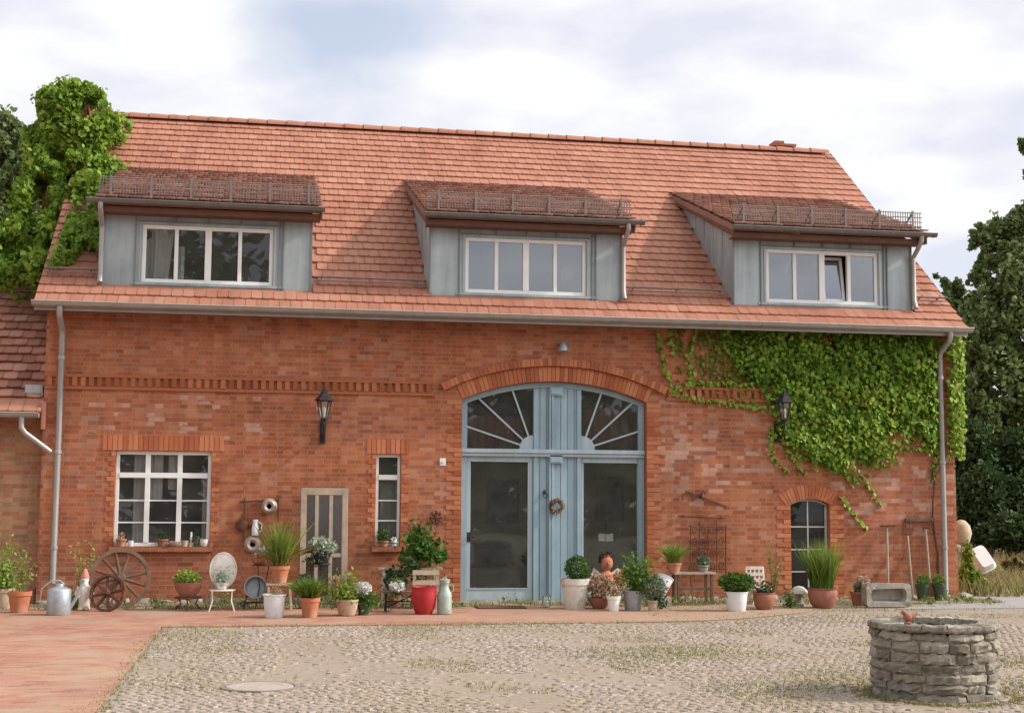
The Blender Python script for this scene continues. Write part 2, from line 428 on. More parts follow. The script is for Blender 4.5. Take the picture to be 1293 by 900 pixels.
m_tan = brickm('tan_brick', [(0, (0.36, 0.21, 0.115)), (0.45, (0.48, 0.29, 0.165)), (0.7, (0.50, 0.26, 0.15)), (1, (0.42, 0.15, 0.085))], (0.40, 0.28, 0.18), pale=0.2)
m_pave = brickm('paving', [(0, (0.35, 0.165, 0.115)), (0.5, (0.40, 0.195, 0.135)), (1, (0.44, 0.235, 0.17))], (0.36, 0.25, 0.175), bw=0.2, bh=0.1, mw=0.008, pale=0.15, paving=True)
def islandbrick(name, k=1.0):
    t = NT(name); o = t.obj()
    c = t.ramp(t.island(), [(0, (0.36 * k, 0.105 * k, 0.05 * k, 1)), (0.5, (0.50 * k, 0.165 * k, 0.075 * k, 1)), (1, (0.58 * k, 0.22 * k, 0.11 * k, 1))])
    g = t.noise(o, 30, 5, 0.7)
    c = t.mix(0.7, c, t.ramp(g, [(0.25, (0.75, 0.75, 0.75)), (0.75, (1.2, 1.2, 1.2))]), 'MULTIPLY')
    return t.pbr(c, 0.85, 0, 0.2, t.bump(g, 0.4, 0.006))
m_voussoir = islandbrick('arch_brick', 0.82)
m_lintel = islandbrick('lintel_brick', 0.92)
m_dentil = islandbrick('dentil_brick', 0.72)
def tilem(name, cols, spots):
    t = NT(name); o = t.obj()
    c = t.ramp(t.island(), cols)
    big = t.noise(o, 0.7, 4, 0.6)
    c = t.mix(t.ramp(big, [(0.4, (0, 0, 0)), (0.65, (1, 1, 1))]), c, t.mix(1.0, c, (0.90, 0.82, 0.82, 1), 'MULTIPLY'))
    sv = t.n('ShaderNodeMapping', {0: o, 'Scale': (2.2, .35, .35)}, vector_type='POINT').outputs[0]
    c = t.mix(t.ramp(t.noise(sv, 2.0, 5, .65), [(.48, (0, 0, 0)), (.70, (.65, .65, .65))]), c, t.mix(1.0, c, (.70, .66, .62, 1), 'MULTIPLY'))
    sp_ = t.ramp(t.noise(o, 9, 6, 0.75), [(0.58, (0, 0, 0)), (0.72, (1, 1, 1))])
    c = t.mix(t.math('MULTIPLY', sp_, 0.6), c, c3(spots))
    g = t.noise(o, 35, 4)
    return t.pbr(c, 0.8, 0, 0.25, t.bump(g, 0.25, 0.006))
m_tile = tilem('roof_tile', [(0, (0.375, 0.165, 0.106, 1)), (0.4, (0.395, 0.177, 0.115, 1)), (0.85, (0.412, 0.190, 0.125, 1)), (1, (0.44, 0.218, 0.15, 1))], (0.30, 0.155, 0.105))
m_tile_old = tilem('old_roof_tile', [(0, (0.24, 0.11, 0.075, 1)), (0.3, (0.38, 0.17, 0.115, 1)), (0.8, (0.46, 0.225, 0.155, 1)), (1, (0.50, 0.30, 0.22, 1))], (0.17, 0.11, 0.08))
m_tile_dormer = tilem('dormer_tile', [(0, (0.24, 0.115, 0.082, 1)), (0.5, (0.29, 0.14, 0.10, 1)), (1, (0.34, 0.175, 0.13, 1))], (0.2, 0.1, 0.07))
m_deck = plain('roof_deck', (0.10, 0.055, 0.04), 0.9)
m_zinc = streaky('zinc', (0.395, 0.435, 0.44), 0.45, 0.3, 0.22, 1.0)
m_seam = plain('shaded_zinc_seam', (0.20, 0.22, 0.225), 0.5, 0.3, 0.1, 5, 0.05)  # darker than the zinc: shadow gap at the seams put into the colour
m_gutd = plain('dark_zinc', (0.17, 0.16, 0.155), 0.5, 0.3, 0.15, 5, 0.05)
m_gut = plain('zinc_gutter', (0.36, 0.33, 0.31), 0.5, 0.35, 0.12, 5, 0.05, 0.5)
m_pipe = plain('downpipe_zinc', (0.36, 0.345, 0.335), 0.45, 0.4, 0.10, 4, 0.05, 0.5)
m_steel = plain('snow_guard_steel', (0.22, 0.175, 0.155), 0.6, 0.2, 0.15, 9, 0.1)
m_fascia = plain('stained_wood', (0.13, 0.055, 0.034), 0.6, 0, 0.2, 4, 0.2)
m_white = plain('white_paint', (0.78, 0.77, 0.74), 0.45, 0, 0.05, 6, 0.06, 0.4)
m_offw = plain('weathered_white', (0.66, 0.62, 0.56), 0.6, 0, 0.12, 6, 0.15, 0.3, dirt=(0.40, 0.31, 0.24))
m_blue = streaky('blue_paint', (0.30, 0.415, 0.47), 0.5, 0, 0.15, 1.6)
m_blue2 = streaky('pale_blue_paint', (0.385, 0.465, 0.51), 0.5, 0, 0.12, 1.6)
m_dark = plain('dark_interior', (0.10, 0.09, 0.08), 0.9, 0, 0.1, 2, 0)
m_plaster = plain('interior_plaster', (0.78, 0.75, 0.66), 0.9, 0, 0.08, 2, 0.05)
m_curt = plain('curtain_cloth', (0.72, 0.73, 0.76), 0.9, 0, 0.08, 3, 0.1)
m_iron = plain('wrought_iron', (0.035, 0.033, 0.035), 0.5, 0.3, 0.3, 9, 0.2)
m_rust = plain('rusty_iron', (0.13, 0.055, 0.035), 0.85, 0.1, 0.45, 14, 0.5)
m_terra = plain('terracotta', (0.46, 0.17, 0.085), 0.8, 0, 0.15, 9, 0.15, dirt=(0.45, 0.29, 0.21))
m_terra2 = plain('dull_terracotta', (0.34, 0.135, 0.09), 0.8, 0, 0.2, 9, 0.2, dirt=(0.20, 0.10, 0.07))
m_beige = plain('beige_ceramic', (0.50, 0.38, 0.27), 0.6, 0, 0.15, 7, 0.15, dirt=(0.35, 0.24, 0.16))
m_enamel = plain('white_enamel', (0.74, 0.75, 0.77), 0.3, 0, 0.05, 5, 0.04, 0.5, dirt=(0.55, 0.53, 0.50))
m_galv = plain('galvanised_steel', (0.37, 0.40, 0.43), 0.45, 0.5, 0.15, 12, 0.1, 0.5)
m_red = plain('red_glaze', (0.40, 0.022, 0.026), 0.42, 0, 0.2, 6, 0.1, 0.45, dirt=(0.25, 0.03, 0.03))
m_mint = plain('grey_green_paint', (0.36, 0.44, 0.38), 0.5, 0.1, 0.15, 8, 0.12, dirt=(0.24, 0.20, 0.15))
m_wood = plain('grey_weathered_wood', (0.37, 0.29, 0.22), 0.85, 0, 0.22, 8, 0.5)
m_woodd = plain('dark_old_wood', (0.135, 0.085, 0.06), 0.85, 0, 0.3, 8, 0.5)
m_stone = plain('grey_stone', (0.34, 0.31, 0.26), 0.9, 0, 0.25, 8, 0.6, dirt=(0.20, 0.20, 0.13))
m_soil = plain('potting_soil', (0.05, 0.035, 0.025), 1.0, 0, 0.3, 20, 0.8)
m_bark = plain('bark', (0.10, 0.075, 0.055), 0.95, 0, 0.3, 12, 0.8)
m_stem = plain('green_stem', (0.13, 0.16, 0.05), 0.7)
m_greenpot = plain('dark_green_glaze', (0.045, 0.07, 0.04), 0.35, 0, 0.2, 6, 0.05, 0.5)
m_coir = plain('coir_mat', (0.12, 0.07, 0.05), 1.0, 0, 0.3, 30, 0.8)
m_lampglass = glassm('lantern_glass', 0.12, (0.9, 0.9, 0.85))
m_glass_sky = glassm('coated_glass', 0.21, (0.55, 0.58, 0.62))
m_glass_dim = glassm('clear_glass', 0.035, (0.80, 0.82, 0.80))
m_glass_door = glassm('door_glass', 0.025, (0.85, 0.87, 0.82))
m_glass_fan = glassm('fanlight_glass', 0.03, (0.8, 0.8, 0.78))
L_creep = leafm('creeper_leaf', [(0.06, 0.125, 0.014), (0.125, 0.22, 0.022), (0.18, 0.31, 0.032), (0.22, 0.36, 0.042)])
L_creep_y = leafm('bright_creeper_leaf', [(0.19, 0.33, 0.03), (0.27, 0.41, 0.045), (0.37, 0.47, 0.07), (0.30, 0.40, 0.06)])  # brighter creeper leaf; sun on the gable edge is put into this colour
L_ivy = leafm('vine_leaf', [(0.045, 0.10, 0.012), (0.10, 0.20, 0.02), (0.18, 0.30, 0.032), (0.33, 0.44, 0.06)], 0.4)
L_tree = leafm('dark_tree_leaf', [(0.07, 0.105, 0.035), (0.14, 0.19, 0.06), (0.24, 0.29, 0.11)], 0.4)
L_tree2 = leafm('mid_tree_leaf', [(0.075, 0.12, 0.042), (0.14, 0.20, 0.07), (0.22, 0.28, 0.11)], 0.4)
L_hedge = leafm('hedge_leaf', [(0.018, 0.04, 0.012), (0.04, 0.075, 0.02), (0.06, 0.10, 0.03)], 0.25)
L_box = leafm('boxwood_leaf', [(0.035, 0.085, 0.012), (0.06, 0.13, 0.02), (0.10, 0.19, 0.03)], 0.25)
L_lime = leafm('lime_leaf', [(0.12, 0.20, 0.03), (0.22, 0.32, 0.05), (0.33, 0.40, 0.08)], 0.35)
L_fern = leafm('fern_leaf', [(0.05, 0.12, 0.02), (0.10, 0.20, 0.03), (0.17, 0.27, 0.04)], 0.35)
L_yel = leafm('yellowing_leaf', [(0.25, 0.24, 0.05), (0.36, 0.34, 0.08), (0.45, 0.40, 0.12)], 0.35)
L_lav = leafm('grey_green_leaf', [(0.07, 0.11, 0.06), (0.11, 0.16, 0.09), (0.17, 0.22, 0.13)], 0.25)
L_silver = leafm('pale_leaf', [(0.20, 0.26, 0.17), (0.32, 0.38, 0.27), (0.46, 0.50, 0.40)], 0.3)
L_dried = leafm('dried_blossom', [(0.36, 0.21, 0.13), (0.50, 0.33, 0.22), (0.58, 0.42, 0.32)], 0.2)
L_white = leafm('white_petal', [(0.70, 0.70, 0.66), (0.80, 0.80, 0.78)], 0.25)
L_pink = leafm('pink_petal', [(0.55, 0.20, 0.16), (0.62, 0.32, 0.24)], 0.25)
L_grass = leafm('grass_blade', [(0.14, 0.15, 0.04), (0.22, 0.21, 0.07), (0.32, 0.28, 0.12)], 0.3)
L_meadow = leafm('meadow_blade', [(0.20, 0.18, 0.06), (0.30, 0.25, 0.10), (0.40, 0.32, 0.15)], 0.3)

# ------------------------------------------------------------------ ground
def groundm():
    t = NT('ground_earth'); o = t.obj()
    f = t.noise(o, 0.35, 6, 0.6); g = t.noise(o, 14, 5, 0.7)
    c = t.ramp(f, [(0.35, (0.275, 0.216, 0.165, 1)), (0.6, (0.305, 0.245, 0.190, 1)), (0.75, (0.24, 0.205, 0.125, 1))])
    c = t.mix(0.9, c, t.ramp(g, [(0.25, (0.7, 0.7, 0.7)), (0.75, (1.3, 1.3, 1.3))]), 'MULTIPLY')
    return t.pbr(c, 0.95, 0, 0.15, t.bump(g, 0.6, 0.02))
g = MB(); g.quad((-220, -60, -0.006), (220, -60, -0.006), (220, 320, -0.006), (-220, 320, -0.006))
struct(g.build('ground', groundm()))
WALLY = 22.4
XS, YS = -1.18, 18.35            # where the red paving meets the cobbles
pv = MB()
pv.quad((-14, 4, 0), (XS, 4, 0), (XS, YS, 0), (-14, YS, 0))
# strip along the house with a ragged right end under the weeds
pts = [(-14, YS), (XS, YS)]
x = XS
while x < 8.6:
    x += 0.35; pts.append((x, YS + 0.05 * math.sin(x * 7) + (max(0, x - 5.0) / 3.6) ** 2 * 2.2 + R.uniform(-.05, .05)))
pts += [(8.9, 21.35), (-14, 21.35)]
n0 = len(pv.v); pv.v.extend((p[0], p[1], 0.0) for p in pts); pv.f.append(tuple(range(n0, n0 + len(pts))))
struct(pv.build('brick_paving', m_pave, uv=True))

def cobm():
    t = NT('fieldstone'); o = t.obj()
    c = t.ramp(t.island(), [(0, (0.25, 0.20, 0.16, 1)), (0.3, (0.295, 0.237, 0.192, 1)), (0.6, (0.325, 0.26, 0.215, 1)), (0.85, (0.36, 0.282, 0.242, 1)), (1, (0.40, 0.345, 0.31, 1))])
    big = t.noise(o, 0.5, 4)
    c = t.mix(t.ramp(big, [(0.4, (0, 0, 0)), (0.62, (1, 1, 1))]), c, t.mix(1.0, c, (0.95, 0.94, 0.84, 1), 'MULTIPLY'))
    gq = t.noise(o, 40, 4)
    return t.pbr(t.mix(0.6, c, t.ramp(gq, [(0.3, (0.75, 0.75, 0.75)), (0.7, (1.2, 1.2, 1.2))]), 'MULTIPLY'), 0.85, 0, 0.25, t.bump(gq, 0.3, 0.008))
cb = MB(); pitch = 0.092
for j in range(int((19.4 - 9.2) / pitch)):
    for i in range(int(11.2 / pitch)):
        px_ = -1.1 + (i + .5 * (j % 2) + R.uniform(-.28, .28)) * pitch
        py_ = 9.2 + (j + R.uniform(-.28, .28)) * pitch
        if py_ > YS - .12 + (max(0, px_ - 5.0) / 3.6) ** 2 * 2.2: continue
        if mnoise.noise(Vector((px_ * .9, py_ * .5, 3.3))) > 0.22 and R.random() < .8: continue   # sunk under sand
        if (px_ - 5.68) ** 2 + (py_ - 11.16) ** 2 < .5 ** 2: continue
        if (px_ - 0.04) ** 2 + (py_ - 12.5) ** 2 < .37 ** 2: continue
        n = 7; a0 = R.random() * 6; rx = pitch * R.uniform(.40, .56); ry = pitch * R.uniform(.36, .5); h = R.uniform(.0005, .006)
        vs = []
        for k in range(n):
            a = a0 + 2 * math.pi * k / n; q = R.uniform(.88, 1.1)
            vs.append((px_ + rx * q * math.cos(a), py_ + ry * q * math.sin(a), -0.01))
        vs += [(px_ + (v[0] - px_) * .72, py_ + (v[1] - py_) * .72, h) for v in vs[:n]]
        vs.append((px_, py_, h * 1.25))
        cb.add(vs, [(k, (k + 1) % n, n + (k + 1) % n, n + k) for k in range(n)] + [(n + k, n + (k + 1) % n, 2 * n) for k in range(n)])
struct(cb.build('cobblestones', cobm(), smooth=True))
# grey gravel path past the right-hand corner
gp = MB(); gp.quad((9.6, 20.2, -0.001), (30, 20.6, -0.001), (30, 22.6, -0.001), (12.4, 22.9, -0.001))
struct(gp.build('gravel_path', plain('grey_gravel', (0.30, 0.28, 0.26), 0.95, 0, 0.3, 25, 0.8)))
# pale gravel bed along the foot of the wall
gb = MB(); gb.quad((-14, 21.35, 0.004), (12.0, 21.35, 0.004), (12.0, 22.5, 0.004), (-14, 22.5, 0.004))
struct(gb.build('gravel_bed', plain('pale_gravel', (0.33, 0.27, 0.19), 0.95, 0, 0.4, 30, 0.8, dirt=(0.20, 0.20, 0.08))))

# short grass and weeds
def scatter(n, x0, x1, y0, y1, f):
    P = []
    while len(P) < n:
        a, b = R.uniform(x0, x1), R.uniform(y0, y1)
        if R.random() < f(a, b): P.append((a, b, -0.01))
    return P
def clump(a, b, s=1.0, z=0): return mnoise.noise(Vector((a * s, b * s, z)))
GP = scatter(9000, -1.1, 10, 9.6, 18.6, lambda a, b: 0.9 if clump(a, b, .8, 5) > .22 else .03)
GP += scatter(9000, 3.4, 8.2, 10.2, 15.5, lambda a, b: max(0, min(1, (clump(a * .7, b * .7, .9, 9) + .1) * 1.6)) * (1 if a + .25 * (b - 10) > 4.2 else .15))
wx_, wy_ = 5.68, 11.16
GP += [(wx_ + (.56 + abs(R.gauss(0, .09))) * math.cos(t_), wy_ + (.56 + abs(R.gauss(0, .09))) * math.sin(t_), -.01) for t_ in [R.uniform(0, 6.283) for _ in range(2200)]]
GP += [(XS + R.gauss(0, .07), R.uniform(10, YS), -.01) for _ in range(900)] + [(R.uniform(XS, 6), YS + R.gauss(0, .09), -.01) for _ in range(1400)]
GP += scatter(3500, 5.5, 11.8, 17.5, 21.4, lambda a, b: .8 if clump(a, b, 1.1, 2) > 0 else .15)
struct(blades('grass', GP, 0.035, L_grass, width=0.006, lean=0.8), 'stuff')
GW = scatter(7500, -4.5, 12, 21.2, 22.3, lambda a, b: .95 if clump(a, b, 1.6, 7) > .1 else .2)
struct(blades('weeds', GW, 0.085, L_grass, width=0.006, lean=0.9), 'stuff')
# leafy ground cover between the pots, and the wood across the yard that the panes mirror
GC = []
for _ in range(95):
    a, b = R.uniform(-3.0, 11.6), R.uniform(21.0, 22.2)
    if 3.1 < a < 6.3 and b > 21.3: continue
    q = R.uniform(.06, .16)
    if _ % 3 == 0: a, b, q = R.choice([R.uniform(-.2, 2.3), R.uniform(4.9, 7.2)]), R.uniform(20.9, 21.5), R.uniform(.12, .24)
    GC.append(inball(38, (a, b, q * .5), (q * 1.4, q, q), .2))
GC = np.concatenate(GC); GC = GC[GC[:, 2] > .01]
struct(leaves('ground_cover', GC, .05, leafm('ground_cover_leaf', [(.06, .10, .02), (.12, .17, .035), (.22, .25, .07)]), bias=np.array([0, -.2, 1.]), bw=.3), 'stuff')
WD = []
for _ in range(60):
    a = R.uniform(-34, 46); hh = R.uniform(13, 18) if a < 3.5 else R.uniform(5.5, 8.5)
    for z_ in np.arange(1.5, hh, 2.6):
        WD.append(inball(110, (a + R.gauss(0, .8), -24 + R.gauss(0, 2.0), z_), (2.6, 2.0, 2.0), .3))
struct(leaves('distant_wood', np.concatenate(WD), .85, L_tree2), 'stuff')
FW_ = []
for a in np.arange(-110, 150, 2.6):
    hh = R.uniform(6.5, 10.5); yb = 78 + R.uniform(-7, 9)
    for z_ in np.arange(1.2, hh, 2.3): FW_.append(inball(95, (a + R.gauss(0, 1), yb, z_), (2.6, 2.2, 1.9), .3))
struct(leaves('far_wood', np.concatenate(FW_), .7, L_tree), 'stuff')
GM = scatter(20000, 11.9, 24, 22.9, 40, lambda a, b: 1)
struct(blades('meadow_grass', GM, 0.42, L_meadow, width=0.012, lean=0.5), 'stuff')
GM2 = scatter(2200, 12.0, 19, 22.6, 26, lambda a, b: .9 if clump(a, b, .8, 1) > .0 else .2)
struct(blades('green_meadow_grass', GM2, 0.38, L_grass, width=0.012, lean=0.5), 'stuff')

# ------------------------------------------------------------------ the brick house
XL, XR, YF, YB = -3.32, 11.78, WALLY, 32.9
EZ, EY, SL, RY = 4.61, 22.0, 0.782, 27.64
RZ = EZ + SL * (RY - EY)
house = root('brick_house', (4.2, 22.4, 0), 'long red brick house with tiled roof, three zinc dormers and arched blue gate', 'house')
class Op:
    def __init__(s, x0, x1, z0, zs, sag=0.0): s.x0, s.x1, s.z0, s.zs, s.sag = x0, x1, z0, zs, sag
    def top(s, x):
        if s.sag == 0: return s.zs
        w = (s.x1 - s.x0) / 2; r = (w * w + s.sag ** 2) / (2 * s.sag)
        return s.zs + math.sqrt(max(0, r * r - (x - (s.x0 + w)) ** 2)) - (r - s.sag)
    def pts(s, n): return [s.x0 + (s.x1 - s.x0) * i / n for i in range(n + 1)]
o_left = Op(-2.22, -0.76, 0.87, 2.35)
o_nar = Op(1.81, 2.21, 0.87, 2.34)
o_gate = Op(3.19, 6.28, -0.05, 3.24, 0.32)
o_arch = Op(8.78, 9.47, 0.10, 1.58, 0.09)
OPS = [o_left, o_nar, o_gate, o_arch]
REV = 0.20
def wall_with(mb, x0, x1, z0, z1, y, ops, rev):
    xs = {x0, x1}
    for o in ops: xs.update(o.pts(28 if o.sag else 1))
    xs = sorted(xs)
    for a, b in zip(xs, xs[1:]):
        if b - a < 1e-6: continue
        mid = (a + b) / 2; here = [o for o in ops if o.x0 < mid < o.x1]
        lo = [(z0, z0)]; cuts = []
        zc = (z0, z0)
        for o in here:
            if o.z0 > z0 + 1e-4: mb.quad((a, y, zc[0]), (b, y, zc[1]), (b, y, o.z0), (a, y, o.z0))
            zc = (o.top(a), o.top(b))
        mb.quad((a, y, zc[0]), (b, y, zc[1]), (b, y, z1), (a, y, z1))
    for o in ops:
        mb.quad((o.x0, y, o.z0), (o.x0, y, o.top(o.x0)), (o.x0, y + rev, o.top(o.x0)), (o.x0, y + rev, o.z0))
        mb.quad((o.x1, y, o.z0), (o.x1, y + rev, o.z0), (o.x1, y + rev, o.top(o.x1)), (o.x1, y, o.top(o.x1)))
        ps = o.pts(28 if o.sag else 1)
        for a, b in zip(ps, ps[1:]):
            mb.quad((a, y, o.top(a)), (a, y + rev, o.top(a)), (b, y + rev, o.top(b)), (b, y, o.top(b)))
        mb.quad((o.x0, y, o.z0), (o.x0, y + rev, o.z0), (o.x1, y + rev, o.z0), (o.x1, y, o.z0))
w = MB()
wall_with(w, XL, XR, -0.1, 4.86, YF, OPS, REV + 0.15)
for X, sgn in ((XL, -1), (XR, 1)):
    P = [(X, YF, -.1), (X, YB, -.1), (X, YB, 4.6), (X, RY, RZ - 0.1), (X, YF, 4.86)]
    w.add(P, [(0, 1, 2, 3, 4)])
w.quad((XL, YB, -.1), (XR, YB, -.1), (XR, YB, 4.6), (XL, YB, 4.6))
w.build('wall', m_brick, house, uv=True)
# foot of field stones
pl = MB()
x = XL
while x < XR:
    L = R.uniform(.18, .42)
    if not (o_gate.x0 - .35 < x < o_gate.x1 + .02):
        h = R.uniform(.05, .11)
        pl.ell((x + L / 2, YF + .03, 0.0), (L * .56, R.uniform(.05, .10), h), 9, 6)
    elif pl.v:
        pl.build('plinth', m_stone, house, jit=.012, smooth=True); pl = MB()
    x += L * .94
pl.build('plinth', m_stone, house, jit=.012, smooth=True)
# dentil course
for a, b in ((XL + .01, 2.72), (6.62, XR - .01)):
    de = MB()
    de.box((a, YF - .028, 3.285), (b, YF + .02, 3.335))
    de.box((a, YF - .040, 3.475), (b, YF + .02, 3.52))
    x = a + .03
    while x < b - .08:
        de.box((x, YF - .034 - R.uniform(0, .008), 3.338), (x + .072, YF + .02, 3.472)); x += .125
    de.build('dentil_course', m_dentil, house)
# arch over the gate: ring of bricks on edge plus a projecting hood
def arch_ring(mb, o, r0, r1, y0, y1, n, gap=.10, over=0.0, sides=True):
    w_ = (o.x1 - o.x0) / 2; r = (w_ * w_ + o.sag ** 2) / (2 * o.sag); cx = (o.x0 + o.x1) / 2; cz = o.zs + o.sag - r
    half = math.asin(w_ / r) + over
    for k in range(n):
        a = -half + 2 * half * (k + gap / 2) / n; b = -half + 2 * half * (k + 1 - gap / 2) / n
        P = [(cx + (r + q) * math.sin(t_), cz + (r + q) * math.cos(t_)) for q, t_ in ((r0, a), (r0, b), (r1, b), (r1, a))]
        mb.poly_extrude(P, 'y', y0 - R.uniform(0, .004), y1)
av = MB(); arch_ring(av, o_gate, 0.006, 0.245, YF - .012, YF + .05, 46)
av.build('arch_surround', m_voussoir, house)
ah = MB(); arch_ring(ah, o_gate, 0.255, 0.375, YF - .062, YF + .03, 54, .07, .055)
ah.build('hood_mould', m_voussoir, house)
for sx, X in ((-1, o_gate.x0), (1, o_gate.x1)):
    aj = MB()
    for k in range(42):
        z = .0 + k * .077
        L = .25 if k % 2 else .125
        a, b = (X - L, X - .004) if sx < 0 else (X + .004, X + L)
        aj.box((a, YF - .006 - R.uniform(0, .004), z), (b, YF + .02, z + .067))
    aj.build('door_jamb', m_voussoir, house)
for (a, b, z) in ((-2.42, -.56, 2.353), (1.66, 2.36, 2.343)):
    ls = MB(); x = a
    while x < b - .04: ls.box((x, YF - .007 - R.uniform(0, .004), z), (x + .067, YF + .02, z + .235)); x += .077
    for k in range(int((z - .87) / .077)):
        for X, sg in ((a + .2 if a < 0 else a + .15, -1), (b - .2 if a < 0 else b - .15, 1)):
            L = .125 if k % 2 else .06
            xa, xb = (X - L, X - .004) if sg < 0 else (X + .004, X + L)
            ls.box((xa, YF - .006 - R.uniform(0, .004), .875 + k * .077), (xb, YF + .02, .875 + k * .077 + .067))
    ls.build('lintel', m_lintel, house)
wa = MB(); arch_ring(wa, o_arch, 0.004, 0.235, YF - .008, YF + .03, 17, .12, .12)
for k in range(19):
    for X, sg in ((o_arch.x0, -1), (o_arch.x1, 1)):
        L = .125 if k % 2 else .25
        xa, xb = (X - L, X - .004) if sg < 0 else (X + .004, X + L)
        wa.box((xa, YF - .006 - R.uniform(0, .004), .10 + k * .077), (xb, YF + .02, .10 + k * .077 + .067))
wa.build('window_arch', m_lintel, house)

# --- roof
DW, DX = 3.26, (-2.53, 2.62, 7.81)
DF, DB = 22.42, 25.8
def tiles(mb, x0, x1, y0, z0, y1, z1, pitch, tw=.175, skip=None, lift=.040, jit=1.0):
    L = math.hypot(y1 - y0, z1 - z0); n = int(round(L / pitch)); uy, uz = (y1 - y0) / L, (z1 - z0) / L
    ny, nz_ = -uz, uz and uy
    ny, nz_ = -uz, uy
    for r in range(n):
        s0, s1 = r * L / n - .012, (r + 1) * L / n + .03
        off = (r % 2) * tw / 2; c = int((x1 - x0) / tw) + 1
        for i in range(-1, c):
            a = x0 + off + i * tw; b = a + tw - .006
            a = max(a, x0); b = min(b, x1)
            if b - a < .03: continue
            ym = y0 + uy * (s0 + s1) / 2; xm = (a + b) / 2
            if skip and skip(xm, ym): continue
            j = R.uniform(-.004, .004) * jit; e = R.uniform(-.004, .004) * jit; lf = lift + R.uniform(-.003, .005) * jit; sk = R.uniform(-.003, .003) * jit
            def P(x, s, h): return (x, y0 + uy * s + ny * h, z0 + uz * s + nz_ * h)
            w_ = b - a
            low = [(a, s0 + .012 + j), (a + w_ * .22, s0 + j), (b - w_ * .22, s0 + j + sk), (b, s0 + .012 + j + sk)]
            top = [P(x, s, lf + e * (0 if x < xm else 1)) for x, s in low] + [P(b, s1, .012), P(a, s1, .012)]
            bot = [P(x, s, lf - .026) for x, s in low]
            mb.add(top + bot, [(0, 1, 2, 3, 4, 5), (6, 7, 1, 0), (7, 8, 2, 1), (8, 9, 3, 2)])
def in_dormer(x, y): return any(d - .02 < x < d + DW + .02 for d in DX) and DF - .02 < y < DB - .05
rf = MB()
RXL, RXR = XL - .13, XR + .07
ycuts = [EY, DF, DB - .1, RY]; xc = [RXL] + [q for d in DX for q in (d, d + DW)] + [RXR]
def rz(y): return EZ + SL * (y - EY)
for ya, yb in zip(ycuts, ycuts[1:]):
    for a, b in zip(xc, xc[1:]):
        if ya == DF and in_dormer((a + b) / 2, (ya + yb) / 2): continue
        rf.quad((a, ya, rz(ya)), (b, ya, rz(ya)), (b, yb, rz(yb)), (a, yb, rz(yb)))
rf.quad((RXL, RY, RZ), (RXR, RY, RZ), (RXR, 2 * RY - EY, EZ), (RXL, 2 * RY - EY, EZ))
for X in (RXL, RXR):
    rf.quad((X, EY, EZ - .03), (X, RY, RZ - .03), (X, RY, RZ + .04), (X, EY, EZ + .04))
tiles(rf, RXL, RXR, EY - .05, EZ - .04, RY, RZ, .262, skip=in_dormer)
roof = rf.build('roof', m_tile, house)
rc = MB(); x = RXL
while x < RXR - .1:
    L = min(.38, RXR - x)
    rc.add(*(lambda V, F: (V, F))([(xx, RY + q * math.cos(a), RZ + .0 + q * math.sin(a) * .9) for xx, q in ((x, .135), (x + L + .03, .115)) for a in [math.pi * k / 8 for k in range(9)]],
           [(k, k + 1, 9 + k + 1, 9 + k) for k in range(8)])); x += L
rc.build('ridge_cap', m_tile, roof, smooth=True)
ch = MB(); cpos = at(985, 190, RY + .5)
ch.box((cpos.x - .22, RY + .25, RZ - .4), (cpos.x + .22, RY + .72, RZ + .20)); ch.box((cpos.x - .26, RY + .21, RZ + .20), (cpos.x + .26, RY + .76, RZ + .25))
ch.box((cpos.x - .19, RY + .30, RZ + .25), (cpos.x + .02, RY + .66, RZ + .33))
ch.build('chimney', m_brick, roof, uv=True)
# snow guard along the eaves: two pipes on brackets between the dormers
ysn = 22.52
spans = [(DX[0] + DW + .04, DX[1] - .05), (DX[1] + DW + .1, DX[2] - .05), (RXL + .05, DX[0] - .06), (DX[2] + DW + .1, RXR - .1)]
for a, b in spans:
    sg = MB()
    for h in (.05, .11): sg.tube([(a, ysn - .5 * h, rz(ysn) + .06 + h), (b, ysn - .5 * h, rz(ysn) + .06 + h)], .012, 8)
    k = max(1, int((b - a) / .85))
    for i in range(k + 1):
        xx = a + .12 + (b - a - .24) * i / k
        sg.bar((xx, ysn + .12, rz(ysn + .12) + .06), (xx, ysn - .06, rz(ysn) + .19), .012, .035)
    sg.build('snow_guard', m_steel, roof)
# gutter and downpipes
def gutter(mb, x0, x1, y, z, r=.075, drop=0.0, n=9):
    vs = []
    for x in (x0, x1):
        dz = 0 if x == x0 else -drop
        for k in range(n): 
            a = math.pi + math.pi * k / (n - 1)
            vs.append((x, y + r * math.cos(a), z + dz + r * math.sin(a)))
        for k in range(n):
            a = 2 * math.pi - math.pi * k / (n - 1)
            vs.append((x, y + (r - .008) * math.cos(a), z + dz + (r - .008) * math.sin(a)))
    m = 2 * n
    mb.add(vs, [(k, (k + 1) % m, m + (k + 1) % m, m + k) for k in range(m)] + [tuple(range(m - 1, -1, -1)), tuple(range(m, 2 * m))])
    for x in (x0 + .004, x1 - .004):
        mb.poly_extrude([(y + r * math.cos(math.pi + math.pi * k / (n - 1)), z + r * math.sin(math.pi + math.pi * k / (n - 1))) for k in range(n)], 'x', x - .003, x + .003)
    mb.tube([(x0, y - r, z), (x1, y - r, z - drop)], .012, 8)
    x = x0 + .4
    while x < x1:
        mb.tube([(x, y + (r + .004) * math.cos(a), z + (r + .004) * math.sin(a)) for a in [math.pi + math.pi * k / 6 for k in range(7)]], .006, 5); x += .8
gu = MB(); gutter(gu, RXL - .03, RXR + .05, EY - .10, EZ - .035)
gu.box((RXL, EY - .03, EZ - .16), (RXR, EY + .0, EZ - .03))
